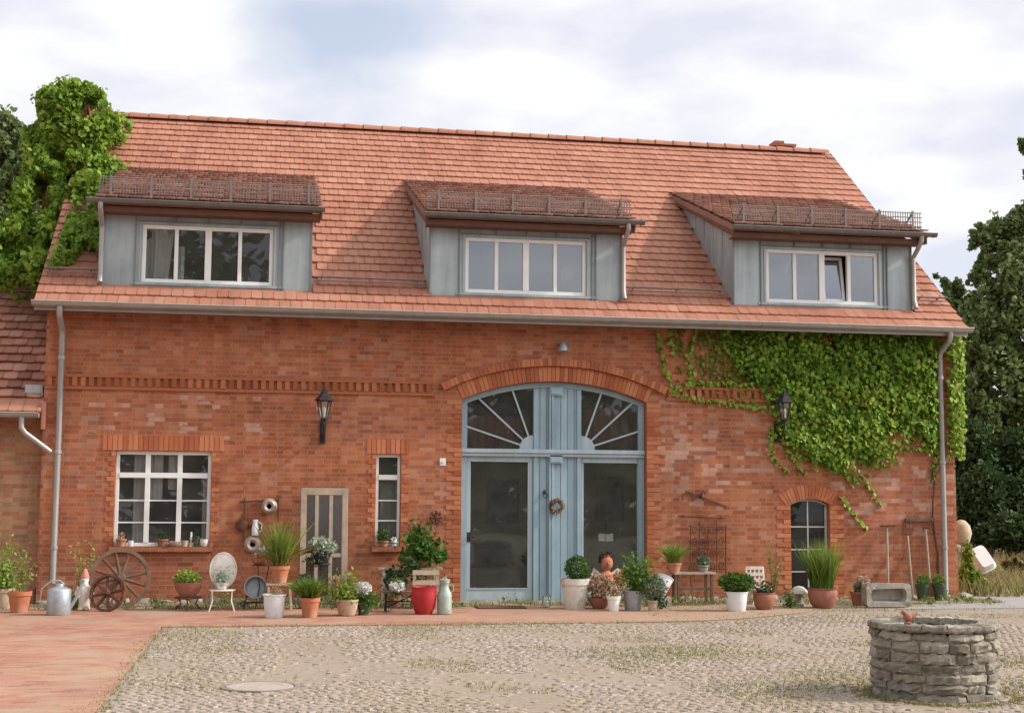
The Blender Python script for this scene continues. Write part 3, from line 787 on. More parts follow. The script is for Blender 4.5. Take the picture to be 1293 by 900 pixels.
gu.build('gutter', m_gut, house, smooth=True)
so_ = MB(); so_.box((RXL + .05, EY + .005, EZ - .12), (XR + .05, YF - .002, EZ - .06)); so_.build('soffit', m_fascia, house)
def downpipe(name, parent, X, zt, zb, y0, y1, r=.045, mat=None):
    d = MB()
    d.tube([(X, y0, zt), (X, y0, zt - .10), (X, y0 + .06, zt - .17), (X, y1 - .05, zt - .30), (X, y1, zt - .38), (X, y1, zb + .1), (X, y1 - .02, zb)], r, 14)
    for z in np.arange(zt - .75, zb + .2, -1.45): d.lathe([(r + .001, -.03), (r + .012, -.025), (r + .012, .025), (r + .001, .03)], (X, y1, z), 14)
    return d.build(name, mat or m_pipe, parent, smooth=True)
downpipe('downpipe', house, -3.07, EZ - .10, .32, EY - .09, YF - .09)
downpipe('downpipe', house, 11.50, EZ - .10, .05, EY - .09, YF - .09)

# --- dormers
EVZ, EVY = 6.24, 22.07
def casement(fr, gl, x0, x1, z0, z1, y, n, w_=.055, mull=None, depth=.07, gy=.03):
    """white window of n lights; panes go to gl"""
    fr.box((x0, y, z0), (x1, y + depth, z0 + w_)); fr.box((x0, y, z1 - w_), (x1, y + depth, z1))
    fr.box((x0, y, z0 + w_), (x0 + w_, y + depth, z1 - w_)); fr.box((x1 - w_, y, z0 + w_), (x1, y + depth, z1 - w_))
    xs = [x0 + w_ * .5 + (x1 - x0 - w_) * i / n for i in range(n + 1)]
    for i in range(1, n):
        q = (mull or {}).get(i, w_)
        fr.box((xs[i] - q / 2, y - (.006 if i in (mull or {}) else .0), z0 + w_), (xs[i] + q / 2, y + depth, z1 - w_))
    for i in range(n): gl.box((xs[i] + .01, y + gy, z0 + w_ * .6), (xs[i + 1] - .01, y + gy + .006, z1 - w_ * .6))
    return xs
def curtain(mb, x0, x1, z0, z1, y, amp=.03, n=None, taper=0.0):
    n = n or max(6, int((x1 - x0) / .03)); v = []; ph = R.random() * 6
    for i in range(n + 1):
        u = i / n; x = x0 + (x1 - x0) * u
        d = amp * math.sin(u * (x1 - x0) * 45 + ph)
        v += [(x - taper * u * (x1 - x0), y + d, z0), (x, y + d, z1)]
    mb.add(v, [(2 * i, 2 * i + 2, 2 * i + 3, 2 * i + 1) for i in range(n)])
for di, x0 in enumerate(DX):
    x1 = x0 + DW; zb, zt = rz(DF) - .03, 6.16
    dm = MB()
    wx0, wx1, wz0, wz1 = x0 + .60, x0 + 2.64, 5.0, 5.92
    op = Op(wx0, wx1, wz0, wz1)
    wall_with(dm, x0, x1, zb, zt, DF, [op], .09)
    dsl = (7.58 - EVZ) / (DB - EVY)
    for X in (x0, x1):
        dm.add([(X, DF, zb), (X, DF, zt), (X, DB, 7.56), (X, DB - .02, rz(DB) + .0)], [(0, 1, 2, 3)])
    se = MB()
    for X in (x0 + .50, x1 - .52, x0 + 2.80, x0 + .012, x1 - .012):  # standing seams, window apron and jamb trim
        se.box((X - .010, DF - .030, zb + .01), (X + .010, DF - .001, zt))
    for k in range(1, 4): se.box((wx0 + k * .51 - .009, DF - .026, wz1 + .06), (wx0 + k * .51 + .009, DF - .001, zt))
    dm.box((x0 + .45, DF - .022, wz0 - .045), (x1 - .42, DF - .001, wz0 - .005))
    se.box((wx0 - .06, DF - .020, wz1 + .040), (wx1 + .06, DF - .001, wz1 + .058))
    dm.box((wx0 - .04, DF - .016, wz0), (wx0 - .012, DF - .001, wz1 + .01)); dm.box((wx1 + .012, DF - .016, wz0), (wx1 + .04, DF - .001, wz1 + .01))
    for k in range(1, 7):                       # seams of the cheeks
        y = DF + k * .5
        for X, q in ((x0, -1), (x1, 1)):
            zt_ = zt + (7.56 - zt) * (y - DF) / (DB - DF); dm.box((min(X, X + q * .016), y - .006, rz(y)), (max(X, X + q * .016), y + .006, zt_))
    dormer = dm.build('dormer', m_zinc, house)
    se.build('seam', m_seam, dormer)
    dr = MB(); rx0, rx1 = x0 - .10, x1 + .14
    dr.add([(rx0, EVY, EVZ - .10), (rx1, EVY, EVZ - .10), (rx1, DB + .12, 7.52), (rx0, DB + .12, 7.52), (rx0, EVY, EVZ), (rx1, EVY, EVZ), (rx1, DB + .12, 7.62), (rx0, DB + .12, 7.62)],
           [(0, 1, 2, 3), (4, 5, 6, 7), (0, 1, 5, 4), (1, 2, 6, 5), (3, 0, 4, 7)])
    tiles(dr, rx0, rx1, EVY - .04, EVZ, DB + .10, 7.62, .30, lift=.045)
    dr.build('dormer_roof', m_tile_dormer, dormer)
    fa = MB(); fa.box((rx0 + .03, EVY + .035, EVZ - .20), (rx1 - .03, EVY + .065, EVZ - .11)); fa.box((rx0 + .03, EVY + .07, EVZ - .195), (rx1 - .03, DF - .024, EVZ - .17))
    for X in (rx0 + .002, rx1 - .032): fa.add([(X, EVY + .02, EVZ - .20), (X + .03, EVY + .02, EVZ - .20), (X + .03, DB, 7.43), (X, DB, 7.43), (X, EVY + .02, EVZ - .102), (X + .03, EVY + .02, EVZ - .102), (X + .03, DB, 7.50), (X, DB, 7.50)],
               [(0, 1, 2, 3), (0, 1, 5, 4), (1, 2, 6, 5), (3, 0, 4, 7)])
    fa.build('fascia', m_fascia, dormer)
    gu = MB(); gutter(gu, rx0 - .03 - (.1 if di == 0 else 0), rx1 + .03 + (.1 if di else 0), EVY - .06, EVZ - .03, .06); gu.build('gutter', m_gutd, dormer, smooth=True)
    sn = MB(); ys = EVY + .12; zs = EVZ + .05 + dsl * .12
    for h in (.03, .11, .19, .27): sn.tube([(rx0 + .04, ys, zs + h), (rx1 - .04, ys, zs + h)], .008, 6)
    x = rx0 + .05
    while x < rx1 - .04: sn.bar((x, ys, zs + .01), (x, ys, zs + .28), .013, .008); x += .045
    for k in range(6):
        x = rx0 + .22 + (rx1 - rx0 - .44) * k / 5
        sn.bar((x, ys - .02, zs - .03), (x, ys - .02, zs + .30), .035, .012); sn.bar((x, ys + .30, zs + .1), (x, ys, zs + .25), .03, .008)
    sn.build('snow_guard', m_steel, dormer)
    px_ = x0 - .01 if di == 0 else x1 + .0
    dp = MB(); dp.tube([(px_, EVY - .06, EVZ - .07), (px_, EVY - .06, EVZ - .15), (px_, EVY + .1, EVZ - .28), (px_, DF - .07, EVZ - .40), (px_, DF - .07, rz(DF) + .16), (px_, DF - .14, rz(DF - .1) + .09)], .04, 12)
    dp.build('downpipe', m_gut, dormer, smooth=True)
    fr, gl = MB(), MB()
    y = DF + .03
    xs = casement(fr, gl, wx0, wx1, wz0, wz1, y, 4, .06, {2: .10})
    if di == 2: gl.v, gl.f = [], []
    wf = None
    if di == 2:
        for i in (0, 1, 3): gl.box((xs[i] + .01, y + .03, wz0 + .04), (xs[i + 1] - .01, y + .036, wz1 - .04))
        # third light tilted inwards
        a, b = xs[2] + .055, xs[3] - .035; t0 = Vector((0, .0, 0))
        def T(x, q, z): return (x, y + .075 + q + (z - wz0) * .17, z)
        for (p, q_) in (((a, wz0 + .06), (a + .05, wz1 - .06)), ((b - .05, wz0 + .06), (b, wz1 - .06)), ((a + .05, wz0 + .06), (b - .05, wz0 + .11)), ((a + .05, wz1 - .11), (b - .05, wz1 - .06))):
            fr.add([T(p[0], 0, p[1]), T(q_[0], 0, p[1]), T(q_[0], 0, q_[1]), T(p[0], 0, q_[1]), T(p[0], .05, p[1]), T(q_[0], .05, p[1]), T(q_[0], .05, q_[1]), T(p[0], .05, q_[1])],
                   [(0, 1, 2, 3), (4, 7, 6, 5), (0, 4, 5, 1), (1, 5, 6, 2), (2, 6, 7, 3), (3, 7, 4, 0)])
        gl.add([T(a + .05, .02, wz0 + .1), T(b - .05, .02, wz0 + .1), T(b - .05, .02, wz1 - .1), T(a + .05, .02, wz1 - .1)], [(0, 1, 2, 3)])
    fr.build('window_frame', m_white, dormer, bev=.004)
    gl.build('pane', m_glass_fan if di == 0 else m_glass_sky, dormer)
    cu = MB()
    if di == 0:
        curtain(cu, xs[0] + .10, xs[1] - .04, wz0, wz1, y + .16, .03, taper=.25); curtain(cu, xs[1] - .02, xs[1] + .12, wz0, wz1 - .3, y + .18, .03)
        curtain(cu, xs[0] + .02, xs[0] + .12, wz0, wz1 - .2, y + .20, .02)
    if di == 2:
        for i in (0, 1): curtain(cu, xs[i] + .04, xs[i + 1] - .03, wz0, wz0 + .52, y + .085, .012)
    if di == 1:
        cu.add([(xs[3] + .12, y + .06, wz0 + .30), (xs[3] + .32, y + .06, wz0 + .30), (xs[3] + .33, y + .07, wz0 + .44), (xs[3] + .22, y + .06, wz0 + .50), (xs[3] + .11, y + .07, wz0 + .44)], [(0, 1, 2, 3, 4)])
        cu.bar((xs[3] + .14, y + .06, wz0 + .14), (xs[3] + .2, y + .06, wz0 + .3), .012, .012)
    cu.build('curtain' if di != 1 else 'paper_ornament', m_curt, dormer)

# --- ground-floor windows
def glazed(o, rows, cols_, name_parts, y, w_=.055, bar=.022, mat=m_white, gm=m_glass_dim, transom=None, posts=()):
    fr, gl = MB(), MB()
    zt = lambda x: o.top(x) - .004
    x0, x1, z0 = o.x0 + .004, o.x1 - .004, o.z0 + .004
    fr.box((x0, y, z0), (x1, y + .07, z0 + w_)); fr.box((x0, y, z0 + w_), (x0 + w_, y + .069, zt(x0) - w_)); fr.box((x1 - w_, y, z0 + w_), (x1, y + .069, zt(x1) - w_))
    P = o.pts(12 if o.sag else 1); P = [min(max(p, x0), x1) for p in P]
    for a, b in zip(P, P[1:]):
        fr.add([(a, y, zt(a) - w_), (b, y, zt(b) - w_), (b, y, zt(b)), (a, y, zt(a)), (a, y + .07, zt(a) - w_), (b, y + .07, zt(b) - w_), (b, y + .07, zt(b)), (a, y + .07, zt(a))],
               [(0, 1, 2, 3), (0, 4, 5, 1), (4, 7, 6, 5)])
    for p, q in posts: fr.box((p - q / 2, y - .008, z0 + w_), (p + q / 2, y + .068, zt(p) - w_))
    if transom: fr.box((x0 + w_, y - .01, transom - .04), (x1 - w_, y + .067, transom + .04))
    for z in rows: fr.box((x0 + w_, y + .015, z - bar / 2), (x1 - w_, y + .05, z + bar / 2))
    for c in cols_: fr.box((c - bar / 2, y + .013, z0 + w_), (c + bar / 2, y + .052, zt(c) - w_))
    f = fr.build('window', mat, house, bev=.003)
    gl.poly_extrude([(x0 + .02, z0 + .02), (x1 - .02, z0 + .02)] + [(p, zt(p) - .02) for p in reversed(P[1:-1] or [x0 + .02, x1 - .02])], 'y', y + .03, y + .036)
    gl.build('pane', gm, f)
    return f
wy = YF + .07
lw_ = o_left.x1 - o_left.x0
f1 = glazed(o_left, [1.24, 1.58], [], None, wy, gm=m_glass_fan, transom=1.97, posts=((o_left.x0 + lw_ / 3, .075), (o_left.x0 + 2 * lw_ / 3, .075)))
cu = MB(); q = lw_ / 3; X = o_left.x0
curtain(cu, X + q * .55, X + q * .95, .9, 2.3, wy + .14, .02); curtain(cu, X + q * 1.05, X + q * 1.45, 1.6, 2.3, wy + .14, .02); curtain(cu, X + q * 1.62, X + q * 1.95, 1.75, 2.3, wy + .14, .02)
curtain(cu, X + q * 2.72, X + q * 2.97, .9, 1.95, wy + .14, .02)
cu.build('curtain', m_curt, f1)
s = MB(); s.box((o_left.x0 - .05, YF - .07, o_left.z0 - .075), (o_left.x1 + .05, YF + .075, o_left.z0 + .002)); s.build('sill', m_brick, f1, uv=True)
f2 = glazed(o_nar, [1.28, 1.60], [], None, wy, w_=.045, gm=m_glass_fan, transom=1.97)
cu = MB(); curtain(cu, o_nar.x0 + .03, o_nar.x1 - .03, 1.05, 1.93, wy + .12, .012); cu.build('curtain', plain('grey_net_curtain', (0.36, 0.36, 0.34), 0.9), f2)
s = MB(); s.box((o_nar.x0 - .05, YF - .07, o_nar.z0 - .075), (o_nar.x1 + .05, YF + .075, o_nar.z0 + .002)); s.build('sill', m_brick, f2, uv=True)
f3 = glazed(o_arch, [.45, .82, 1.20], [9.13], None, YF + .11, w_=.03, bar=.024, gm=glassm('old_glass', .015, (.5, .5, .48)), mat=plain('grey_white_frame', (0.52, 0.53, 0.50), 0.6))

# --- the blue gate
gy = YF + .14
ga = MB()
gx0, gx1 = o_gate.x0 + .005, o_gate.x1 - .005
def px2x(p, y=None): return at(p, 650, y or gy).x
pc0, pc1 = px2x(673), px2x(734)       # centre field
ga.box((gx0, gy - .01, -.03), (gx0 + .10, gy + .10, o_gate.top(gx0 + .10) - .02)); ga.box((gx1 - .10, gy - .01, -.03), (gx1, gy + .10, o_gate.top(gx1 - .1) - .02))
P = o_gate.pts(28)
P = [min(max(p, gx0), gx1) for p in P]
for a, b in zip(P, P[1:]):
    za, zb_ = o_gate.top(a) - .004, o_gate.top(b) - .004
    ga.add([(a, gy - .012, za - .085), (b, gy - .012, zb_ - .085), (b, gy - .012, zb_), (a, gy - .012, za), (a, gy + .1, za - .085), (b, gy + .1, zb_ - .085)], [(0, 1, 2, 3), (0, 4, 5, 1)])
# centre field of boards
nb = 7; pw_ = (pc1 - pc0) / nb
for i in range(nb):
    a, b = pc0 + i * pw_, pc0 + (i + 1) * pw_ - .006
    ga.box((a, gy + .01 + (i % 2) * .002, -.02), (b, gy + .07, min(o_gate.top(a), o_gate.top(b)) - .06))
gate = ga.build('gate', m_blue, house, bev=.004)
pr = MB(); pm = px2x(695.4)
pr.box((pm - .035, gy - .035, .0), (pm - .006, gy + .009, o_gate.top(pm) - .09)); pr.box((pm + .006, gy - .03, .0), (pm + .05, gy + .009, o_gate.top(pm) - .09))
pr.box((pm - .008, gy + .0, .0), (pm + .008, gy + .008, 3.4))
for X, q in ((pc0 + .005, .07), (pc1 - .075, .07)): pr.box((X, gy - .02, .0), (X + q, gy + .009, o_gate.top(X) - .10))
for z in (2.22, 3.34): pr.box((pm - .03, gy - .05, z), (pm + .19, gy - .002, z + .14)); pr.box((pm - .01, gy - .065, z + .02), (pm + .16, gy - .051, z + .10))
pr.build('post', m_blue, gate, bev=.006)
tr = MB(); tr.box((gx0 + .0, gy - .075, 2.385), (gx1, gy - .013, 2.45)); tr.box((gx0, gy - .05, 2.33), (gx1, gy - .013, 2.383)); tr.build('transom', m_blue2, gate, bev=.006)
for side in (0, 1):
    lx0, lx1 = (gx0 + .105, pc0 - .004) if side == 0 else (pc1 + .004, gx1 - .105)
    gxa, gxb = (px2x(594), px2x(666.5)) if side == 0 else (px2x(737), px2x(805))
    zb0, zb1 = .20, 2.24
    lf = MB()
    lf.box((lx0, gy + .012, -.02), (lx1, gy + .065, zb0)); lf.box((lx0, gy + .012, zb1), (lx1, gy + .065, 2.384))
    lf.box((lx0, gy + .012, zb0), (gxa, gy + .065, zb1)); lf.box((gxb, gy + .012, zb0), (lx1, gy + .065, zb1))
    for a, b, c, d in ((gxa - .02, gxb + .02, zb0 - .02, zb0), (gxa - .02, gxb + .02, zb1, zb1 + .02)): lf.box((a, gy + .002, c), (b, gy + .011, d))
    lf.build('door_leaf', m_blue2, gate, bev=.004)
    g_ = MB(); g_.box((gxa - .01, gy + .035, zb0 - .01), (gxb + .01, gy + .041, zb1 + .01)); g_.build('pane', m_glass_door, gate)
    # fanlight
    fx0, fx1 = (gx0 + .06, pc0) if side == 0 else (pc1, gx1 - .06)
    cx, sgn = (fx1, -1) if side == 0 else (fx0, 1); cz = 2.452
    fl = MB()
    fl.poly_extrude([(cx, cz)] + [(cx + sgn * .23 * math.cos(a), cz + .23 * math.sin(a)) for a in ([math.pi / 2 * k / 10 for k in range(11)] if sgn > 0 else [math.pi / 2 * k / 10 for k in range(11)])], 'y', gy + .0, gy + .05)
    for ang in (18, 42, 70):
        a = math.radians(ang); dx, dz = sgn * math.cos(a), math.sin(a); L = .2
        while True:
            X, Z = cx + dx * L, cz + dz * L
            if X <= gx0 + .09 or X >= gx1 - .09 or Z > o_gate.top(X) - .09: break
            L += .01
        fl.bar((cx + dx * .2, gy + .028, cz + dz * .2), (X, gy + .028, Z), .028, .04)
    fl.build('fanlight', m_blue2, gate)
    g_ = MB(); ps = [fx0 + (fx1 - fx0) * k / 14 for k in range(15)]
    g_.poly_extrude([(fx0, cz), (fx1, cz)] + [(p, o_gate.top(p) - .05) for p in reversed(ps)], 'y', gy + .03, gy + .036); g_.build('pane', m_glass_fan, gate)
hd = MB(); hd.tube([(gx0 + .14, gy + .012, 1.02), (gx0 + .14, gy - .05, 1.02), (gx0 + .25, gy - .05, 1.02)], .012, 8); hd.box((gx0 + .115, gy + .004, .94), (gx0 + .165, gy + .011, 1.10)); hd.build('handle', m_iron, gate)
# room behind the door and windows
ro = MB()
ro.quad((XL + .1, 22.9, 2.75), (XR - .1, 22.9, 2.75), (XR - .1, 26.4, 2.75), (XL + .1, 26.4, 2.75)); ro.quad((XL + .1, 26.4, -.02), (XR - .1, 26.4, -.02), (XR - .1, 26.4, 2.75), (XL + .1, 26.4, 2.75))
for X in (2.5, 7.2): ro.quad((X, 22.8, -.02), (X, 26.4, -.02), (X, 26.4, 2.75), (X, 22.8, 2.75))
ro.build('interior_wall', m_plaster, house)
fo = MB(); fo.quad((XL + .1, YF + .36, -.006), (XR - .1, YF + .36, -.006), (XR - .1, 26.4, -.006), (XL + .1, 26.4, -.006)); fo.build('interior_floor', m_woodd, house)
# folded brown-red sheets behind the fanlights, standing in for reflected brick
rcu = MB(); curtain(rcu, gx0 + .05, pc0 + .1, 2.42, 3.0, gy + .35, .02); curtain(rcu, pc1 - .1, gx1 - .05, 2.42, 3.15, gy + .35, .02); rcu.build('fanlight_reflection', plain('brick_reflection_brown', (0.20, 0.075, 0.05), 0.9), gate)

# ------------------------------------------------------------------ low side building on the left
ann = root('side_building', (-6, 22.4, 0), 'low tan brick side building with an old mossy tiled roof at the left edge', 'building')
AY, AZ, ASL = 22.25, 2.95, 0.80
AXR = XL - .002
a_ = MB(); a_.quad((-14, 22.62, -.1), (AXR, 22.62, -.1), (AXR, 22.62, 3.25), (-14, 22.62, 3.25)); a_.quad((-14, 22.62, -.1), (-14, 30, -.1), (-14, 30, 3.2), (-14, 22.62, 3.2))
a_.build('wall', m_tan, ann, uv=True)
a_ = MB(); a_.quad((-14, AY, AZ), (AXR, AY, AZ), (AXR, 26.3, AZ + ASL * (26.3 - AY)), (-14, 26.3, AZ + ASL * (26.3 - AY)))
a_.quad((-14, 26.3, AZ + ASL * (26.3 - AY)), (AXR, 26.3, AZ + ASL * (26.3 - AY)), (AXR, 30.3, AZ), (-14, 30.3, AZ))
tiles(a_, -8, AXR - .02, AY + .22, AZ + ASL * .22, 26.3, AZ + ASL * (26.3 - AY), .25, tw=.21, jit=2.2, lift=.06)
ar = a_.build('roof', m_tile_old, ann)
a_ = MB(); tiles(a_, -8, AXR + .0, AY - .06, AZ - .05, AY + .25, AZ + .20, .30, tw=.21); a_.box((AXR - .0, AY - .02, AZ - .3), (AXR + .05, YF + .02, AZ + .12)); a_.build('eaves_tile_row', m_tile, ar)
a_ = MB(); a_.box((-3.62, AY + .26, AZ + .27), (-3.36, AY + .45, AZ + .40)); a_.build('flashing', m_zinc, ar)
a_ = MB(); gutter(a_, -8, AXR - .02, AY - .13, AZ - .06); a_.build('gutter', m_gut, ann, smooth=True)
a_ = MB(); pA, pB = at(27, 535, AY - .13), at(64, 569, YF - .10)
a_.tube([(pA.x, AY - .13, AZ - .12), (pA.x, AY - .13, AZ - .28), (pA.x + .05, AY - .10, AZ - .36), (pB.x - .05, YF - .11, pB.z + .02), (pB.x, YF - .10, pB.z - .02)], .042, 12)
a_.build('downpipe', m_pipe, ann, smooth=True)

# ------------------------------------------------------------------ wall lanterns, flood light
def lantern(px_, label):
    b = at(px_, 545, YF); X, Z = b.x, b.z
    r = root('wall_lantern', (X, YF, Z - .18), label, 'lantern', 'lanterns on the brick wall')
    m = MB(); m.box((X - .045, YF - .03, Z - .18), (X + .045, YF - .001, Z + .18)); m.box((X - .03, YF - .045, Z - .14), (X + .03, YF - .031, Z + .14))
    m.tube([(X, YF - .03, Z - .05), (X, YF - .16, Z - .12), (X, YF - .30, Z - .05), (X, YF - .38, Z + .1), (X, YF - .38, Z + .17)], .016, 8)
    m.tube([(X, YF - .03, Z + .08), (X, YF - .15, Z + .12), (X, YF - .25, Z + .05), (X, YF - .19, Z - .01)], .010, 6)
    m.build('bracket', m_iron, r)
    c = Vector((X, YF - .38, Z + .16)); k = MB()
    k.lathe([(.05, 0), (.06, .02), (.03, .035)], c, 6)
    for i in range(6):
        a = math.pi / 3 * i
        k.tube([c + Vector((.055 * math.cos(a), .055 * math.sin(a), .03)), c + Vector((.115 * math.cos(a), .115 * math.sin(a), .30))], .008, 5)
    k.lathe([(.115, .295), (.155, .31), (.145, .33), (.06, .42), (.055, .45), (.03, .47), (.02, .52), (.0, .55)], c, 6)
    k.build('cage', m_iron, r)
    q = MB(); q.lathe([(.048, .035), (.107, .295)], c, 6); q.build('glass', m_lampglass, r)
    q = MB(); q.lathe([(.0, .05), (.02, .06), (.02, .12), (.03, .16), (.02, .2), (.0, .21)], c, 10); q.build('bulb', m_white, r, smooth=True)
lantern(407.5, 'black wrought-iron wall lantern on bare brick above the wooden window frame')
lantern(980.5, 'black wrought-iron wall lantern half buried in green creeper')
p = at(709, 440, YF)
r = root('flood_light', (p.x, YF, p.z), 'small dark flood light on the wall above the arch', 'lamp')
m = MB(); m.box((p.x - .04, YF - .02, p.z - .04), (p.x + .04, YF - .001, p.z + .06)); m.tube([(p.x, YF - .02, p.z + .02), (p.x, YF - .12, p.z + .02)], .012, 6); m.build('arm', m_iron, r)
m = MB(); m.lathe([(.03, .10), (.05, .08), (.085, -.02), (.09, -.05), (.075, -.05), (.05, .02)], (p.x, YF - .13, p.z - .0), 14); m.build('shade', m_galv, r, smooth=True)

# ------------------------------------------------------------------ creeper on the right part of the front
def inpoly(p, P):
    x, y = p; c = False; j = len(P) - 1
    for i in range(len(P)):
        if (P[i][1] > y) != (P[j][1] > y) and x < (P[j][0] - P[i][0]) * (y - P[i][1]) / (P[j][1] - P[i][1]) + P[i][0]: c = not c
        j = i
    return c
A1 = [(905, 412), (1187, 421), (1187, 570), (1160, 552), (1128, 545), (1105, 560), (1098, 590), (1080, 575), (1060, 592), (1040, 590), (1010, 575), (985, 560), (972, 520), (962, 492), (940, 478), (925, 455), (912, 440)]
A2 = [(822, 412), (910, 412), (925, 455), (945, 482), (960, 515), (905, 500), (850, 505), (838, 470), (828, 440)]
A3 = [(1196, 425), (1213, 425), (1213, 560), (1212, 582), (1200, 570), (1196, 500)]
C1, C2, C3 = [], [], []
def wallpt(px_, py_, d0, d1):
    v = at(px_, py_, YF); return (v.x, YF - R.uniform(d0, d1), v.z)
def spray(q, n, L, slant, dmax, dst):
    """a shoot that hangs out from the wall and droops down to the right"""
    for i_ in range(n):
        u = i_ / (n - 1); x = q[0] + L * slant * u + R.gauss(0, 2.2); y = q[1] + L * (u ** 1.3) + R.gauss(0, 2.2)
        dst.append(wallpt(x, y, .015 + dmax * math.sin(min(1, u * 1.1) * 2.6) * .6, .04 + dmax * math.sin(min(1, u * 1.1) * 2.6)))
k = 0
while k < 7600:
    q = (R.uniform(900, 1190), R.uniform(408, 600))
    if inpoly(q, A1) and clump(q[0] * .035, q[1] * .05, 1, 4) > -.38 + .25 * R.random() - (.25 if q[1] < 500 else 0): C1.append(wallpt(*q, .01, .07)); k += 1
k = 0
while k < 780:
    q = (R.uniform(905, 1184), R.uniform(410, 580))
    if inpoly(q, A1) and inpoly((q[0] + 6, min(q[1] + 12, 588)), A1) and clump(q[0] * .04, q[1] * .06, 1, 14) > -.25:
        spray(q, R.randint(9, 15), R.uniform(14, 34), R.uniform(.2, 1.5), R.uniform(.08, .20), C2 if R.random() < .22 + .35 * (q[1] > 470) else C1); k += 1
k = 0
while k < 900:
    q = (R.uniform(820, 962), R.uniform(410, 520))
    if inpoly(q, A2) and R.random() < max(.02, min(1, (q[0] - 845) / 100 + clump(q[0] * .06, q[1] * .06, 1, 2) * .7)) * (1.1 - (q[1] - 410) / 110):
        (C3 if R.random() < .75 else C1).append(wallpt(*q, .003, .03)); k += 1
k = 0
while k < 900:
    q = (R.uniform(1195, 1214), R.uniform(422, 585))
    if inpoly(q, A3) and clump(q[0] * .08, q[1] * .04, 1, 3) > -.35: C2.append(wallpt(*q, .02, .18)); k += 1
# round the corner on the gable, sunlight put in by the brighter leaf colour
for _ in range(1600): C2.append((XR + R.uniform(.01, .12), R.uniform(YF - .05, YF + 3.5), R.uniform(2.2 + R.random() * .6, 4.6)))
RUN = [[(985, 560), (1000, 575), (1030, 580), (1060, 592), (1085, 612)], [(1060, 630), (1075, 645), (1092, 668)], [(840, 495), (880, 505), (930, 512), (968, 516)], [(830, 420), (838, 470), (860, 500)],
       [(1100, 560), (1130, 570), (1160, 566), (1190, 574)], [(972, 540), (975, 580), (995, 598)], [(1190, 430), (1178, 500), (1182, 560), (1175, 610)], [(1050, 590), (1068, 600), (1078, 612)], [(850, 490), (900, 484), (950, 490)],
       [(1120, 560), (1150, 556), (1185, 560)], [(1000, 580), (1015, 600)], [(880, 415), (868, 450), (872, 490)], [(846, 415), (850, 450)], [(1085, 600), (1100, 620), (1112, 640)]]
C1 = [p_ for p_ in C1 if abs(p_[0] - 11.5) > .10 or p_[1] > YF - .045]; C2 = [p_ for p_ in C2 if abs(p_[0] - 11.5) > .10 or p_[1] > YF - .045]
creeper = root('wall_creeper', (9.5, YF, 0.0), 'green creeper covering the upper right part of the brick front', 'climbing plant')
st = MB()
for path in RUN:
    for (x0, y0), (x1, y1) in zip(path, path[1:]):
        n = int(math.hypot(x1 - x0, y1 - y0) / 1.5)
        for i in range(n):
            u = i / n; C2.append(wallpt(x0 + (x1 - x0) * u + R.gauss(0, 2.0), y0 + (y1 - y0) * u + R.gauss(0, 2.0), .01, .07))
    st.tube([wallpt(x, y, .008, .012) for x, y in path], .006, 5)
for x0, y0, x1, y1 in ((1182, 745, 1178, 560), (1178, 560, 1120, 470), (1120, 470, 1000, 440), (1178, 570, 1150, 430), (1090, 455, 1030, 560)):
    st.tube([wallpt(x0 + (x1 - x0) * u + 3 * math.sin(u * 9), y0 + (y1 - y0) * u, .01, .02) for u in [i / 8 for i in range(9)]], [.018 - .001 * i for i in range(9)], 6)
st.build('stem', m_bark, creeper)
fwd = np.array([0.25, -0.85, 0.35]); dn = np.array([0.1, -.25, -1])
leaves('foliage', C1, .078, L_creep, creeper, bias=fwd, bw=.55, asp=.8, tdir=dn, tw=.6)
leaves('sparse_foliage', C3, .075, leafm('olive_creeper_leaf', [(0.16, 0.15, 0.03), (0.25, 0.20, 0.04), (0.30, 0.24, 0.05)]), creeper, bias=fwd, bw=.7, asp=.8, tdir=dn, tw=.5)
leaves('bright_foliage', C2, .074, L_creep_y, creeper, bias=fwd, bw=.6, asp=.85, tdir=dn, tw=.6)

# ------------------------------------------------------------------ vine-covered chimney stack on the left gable
vine = root('climbing_vine', (-3.6, 25.0, 0), 'tall bright green vine smothering the chimney stack at the left roof end', 'climbing plant')
BL = [((92, 140), (40, 32), 26.0), ((82, 185), (44, 48), 26.0), ((100, 165), (34, 45), 25.9), ((84, 240), (50, 45), 25.6), ((60, 270), (42, 40), 25.4), ((100, 265), (30, 40), 25.2), ((45, 310), (45, 36), 25.0), ((85, 300), (32, 30), 24.6),
      ((15, 330), (35, 26), 24.8), ((60, 345), (18, 28), 24.0), ((30, 350), (30, 18), 24.4), ((128, 165), (26, 14), 26.2), ((130, 215), (22, 10), 25.6), ((118, 240), (22, 18), 25.2), ((148, 158), (12, 6), 26.6), ((60, 215), (22, 30), 25.8), ((78, 125), (20, 12), 26.2), ((112, 128), (14, 12), 26.0), ((105, 320), (14, 22), 23.6)]
VC = []
for (cx, cy_), (rx, ry), Yd in BL:
    c = at(cx, cy_, Yd); k = Yd / FPX
    n = int(rx * ry * 9.5)
    P = inball(n, (c.x, c.y, c.z), (rx * k * 1.04, .55, ry * k * 1.04), .55)
    P = P + NR.normal(0, .06, P.shape)
    VC.append(P[[clump(p[0] * 2.4, p[2] * 2.4, 1, p[1] * 1.5) > -.10 for p in P]])
VC = np.concatenate(VC)
def onroof(px_, py_, h):
    d = ray(px_, py_); t_ = (EZ - SL * EY - 1.6) / (d.z - SL * d.y); v = EYE + d * t_; return (v.x, v.y - .62 * h, v.z + .78 * h)
RP = [(62, 350), (82, 300), (98, 235), (128, 205), (131, 335), (118, 322), (104, 318), (92, 336)]; VR = []
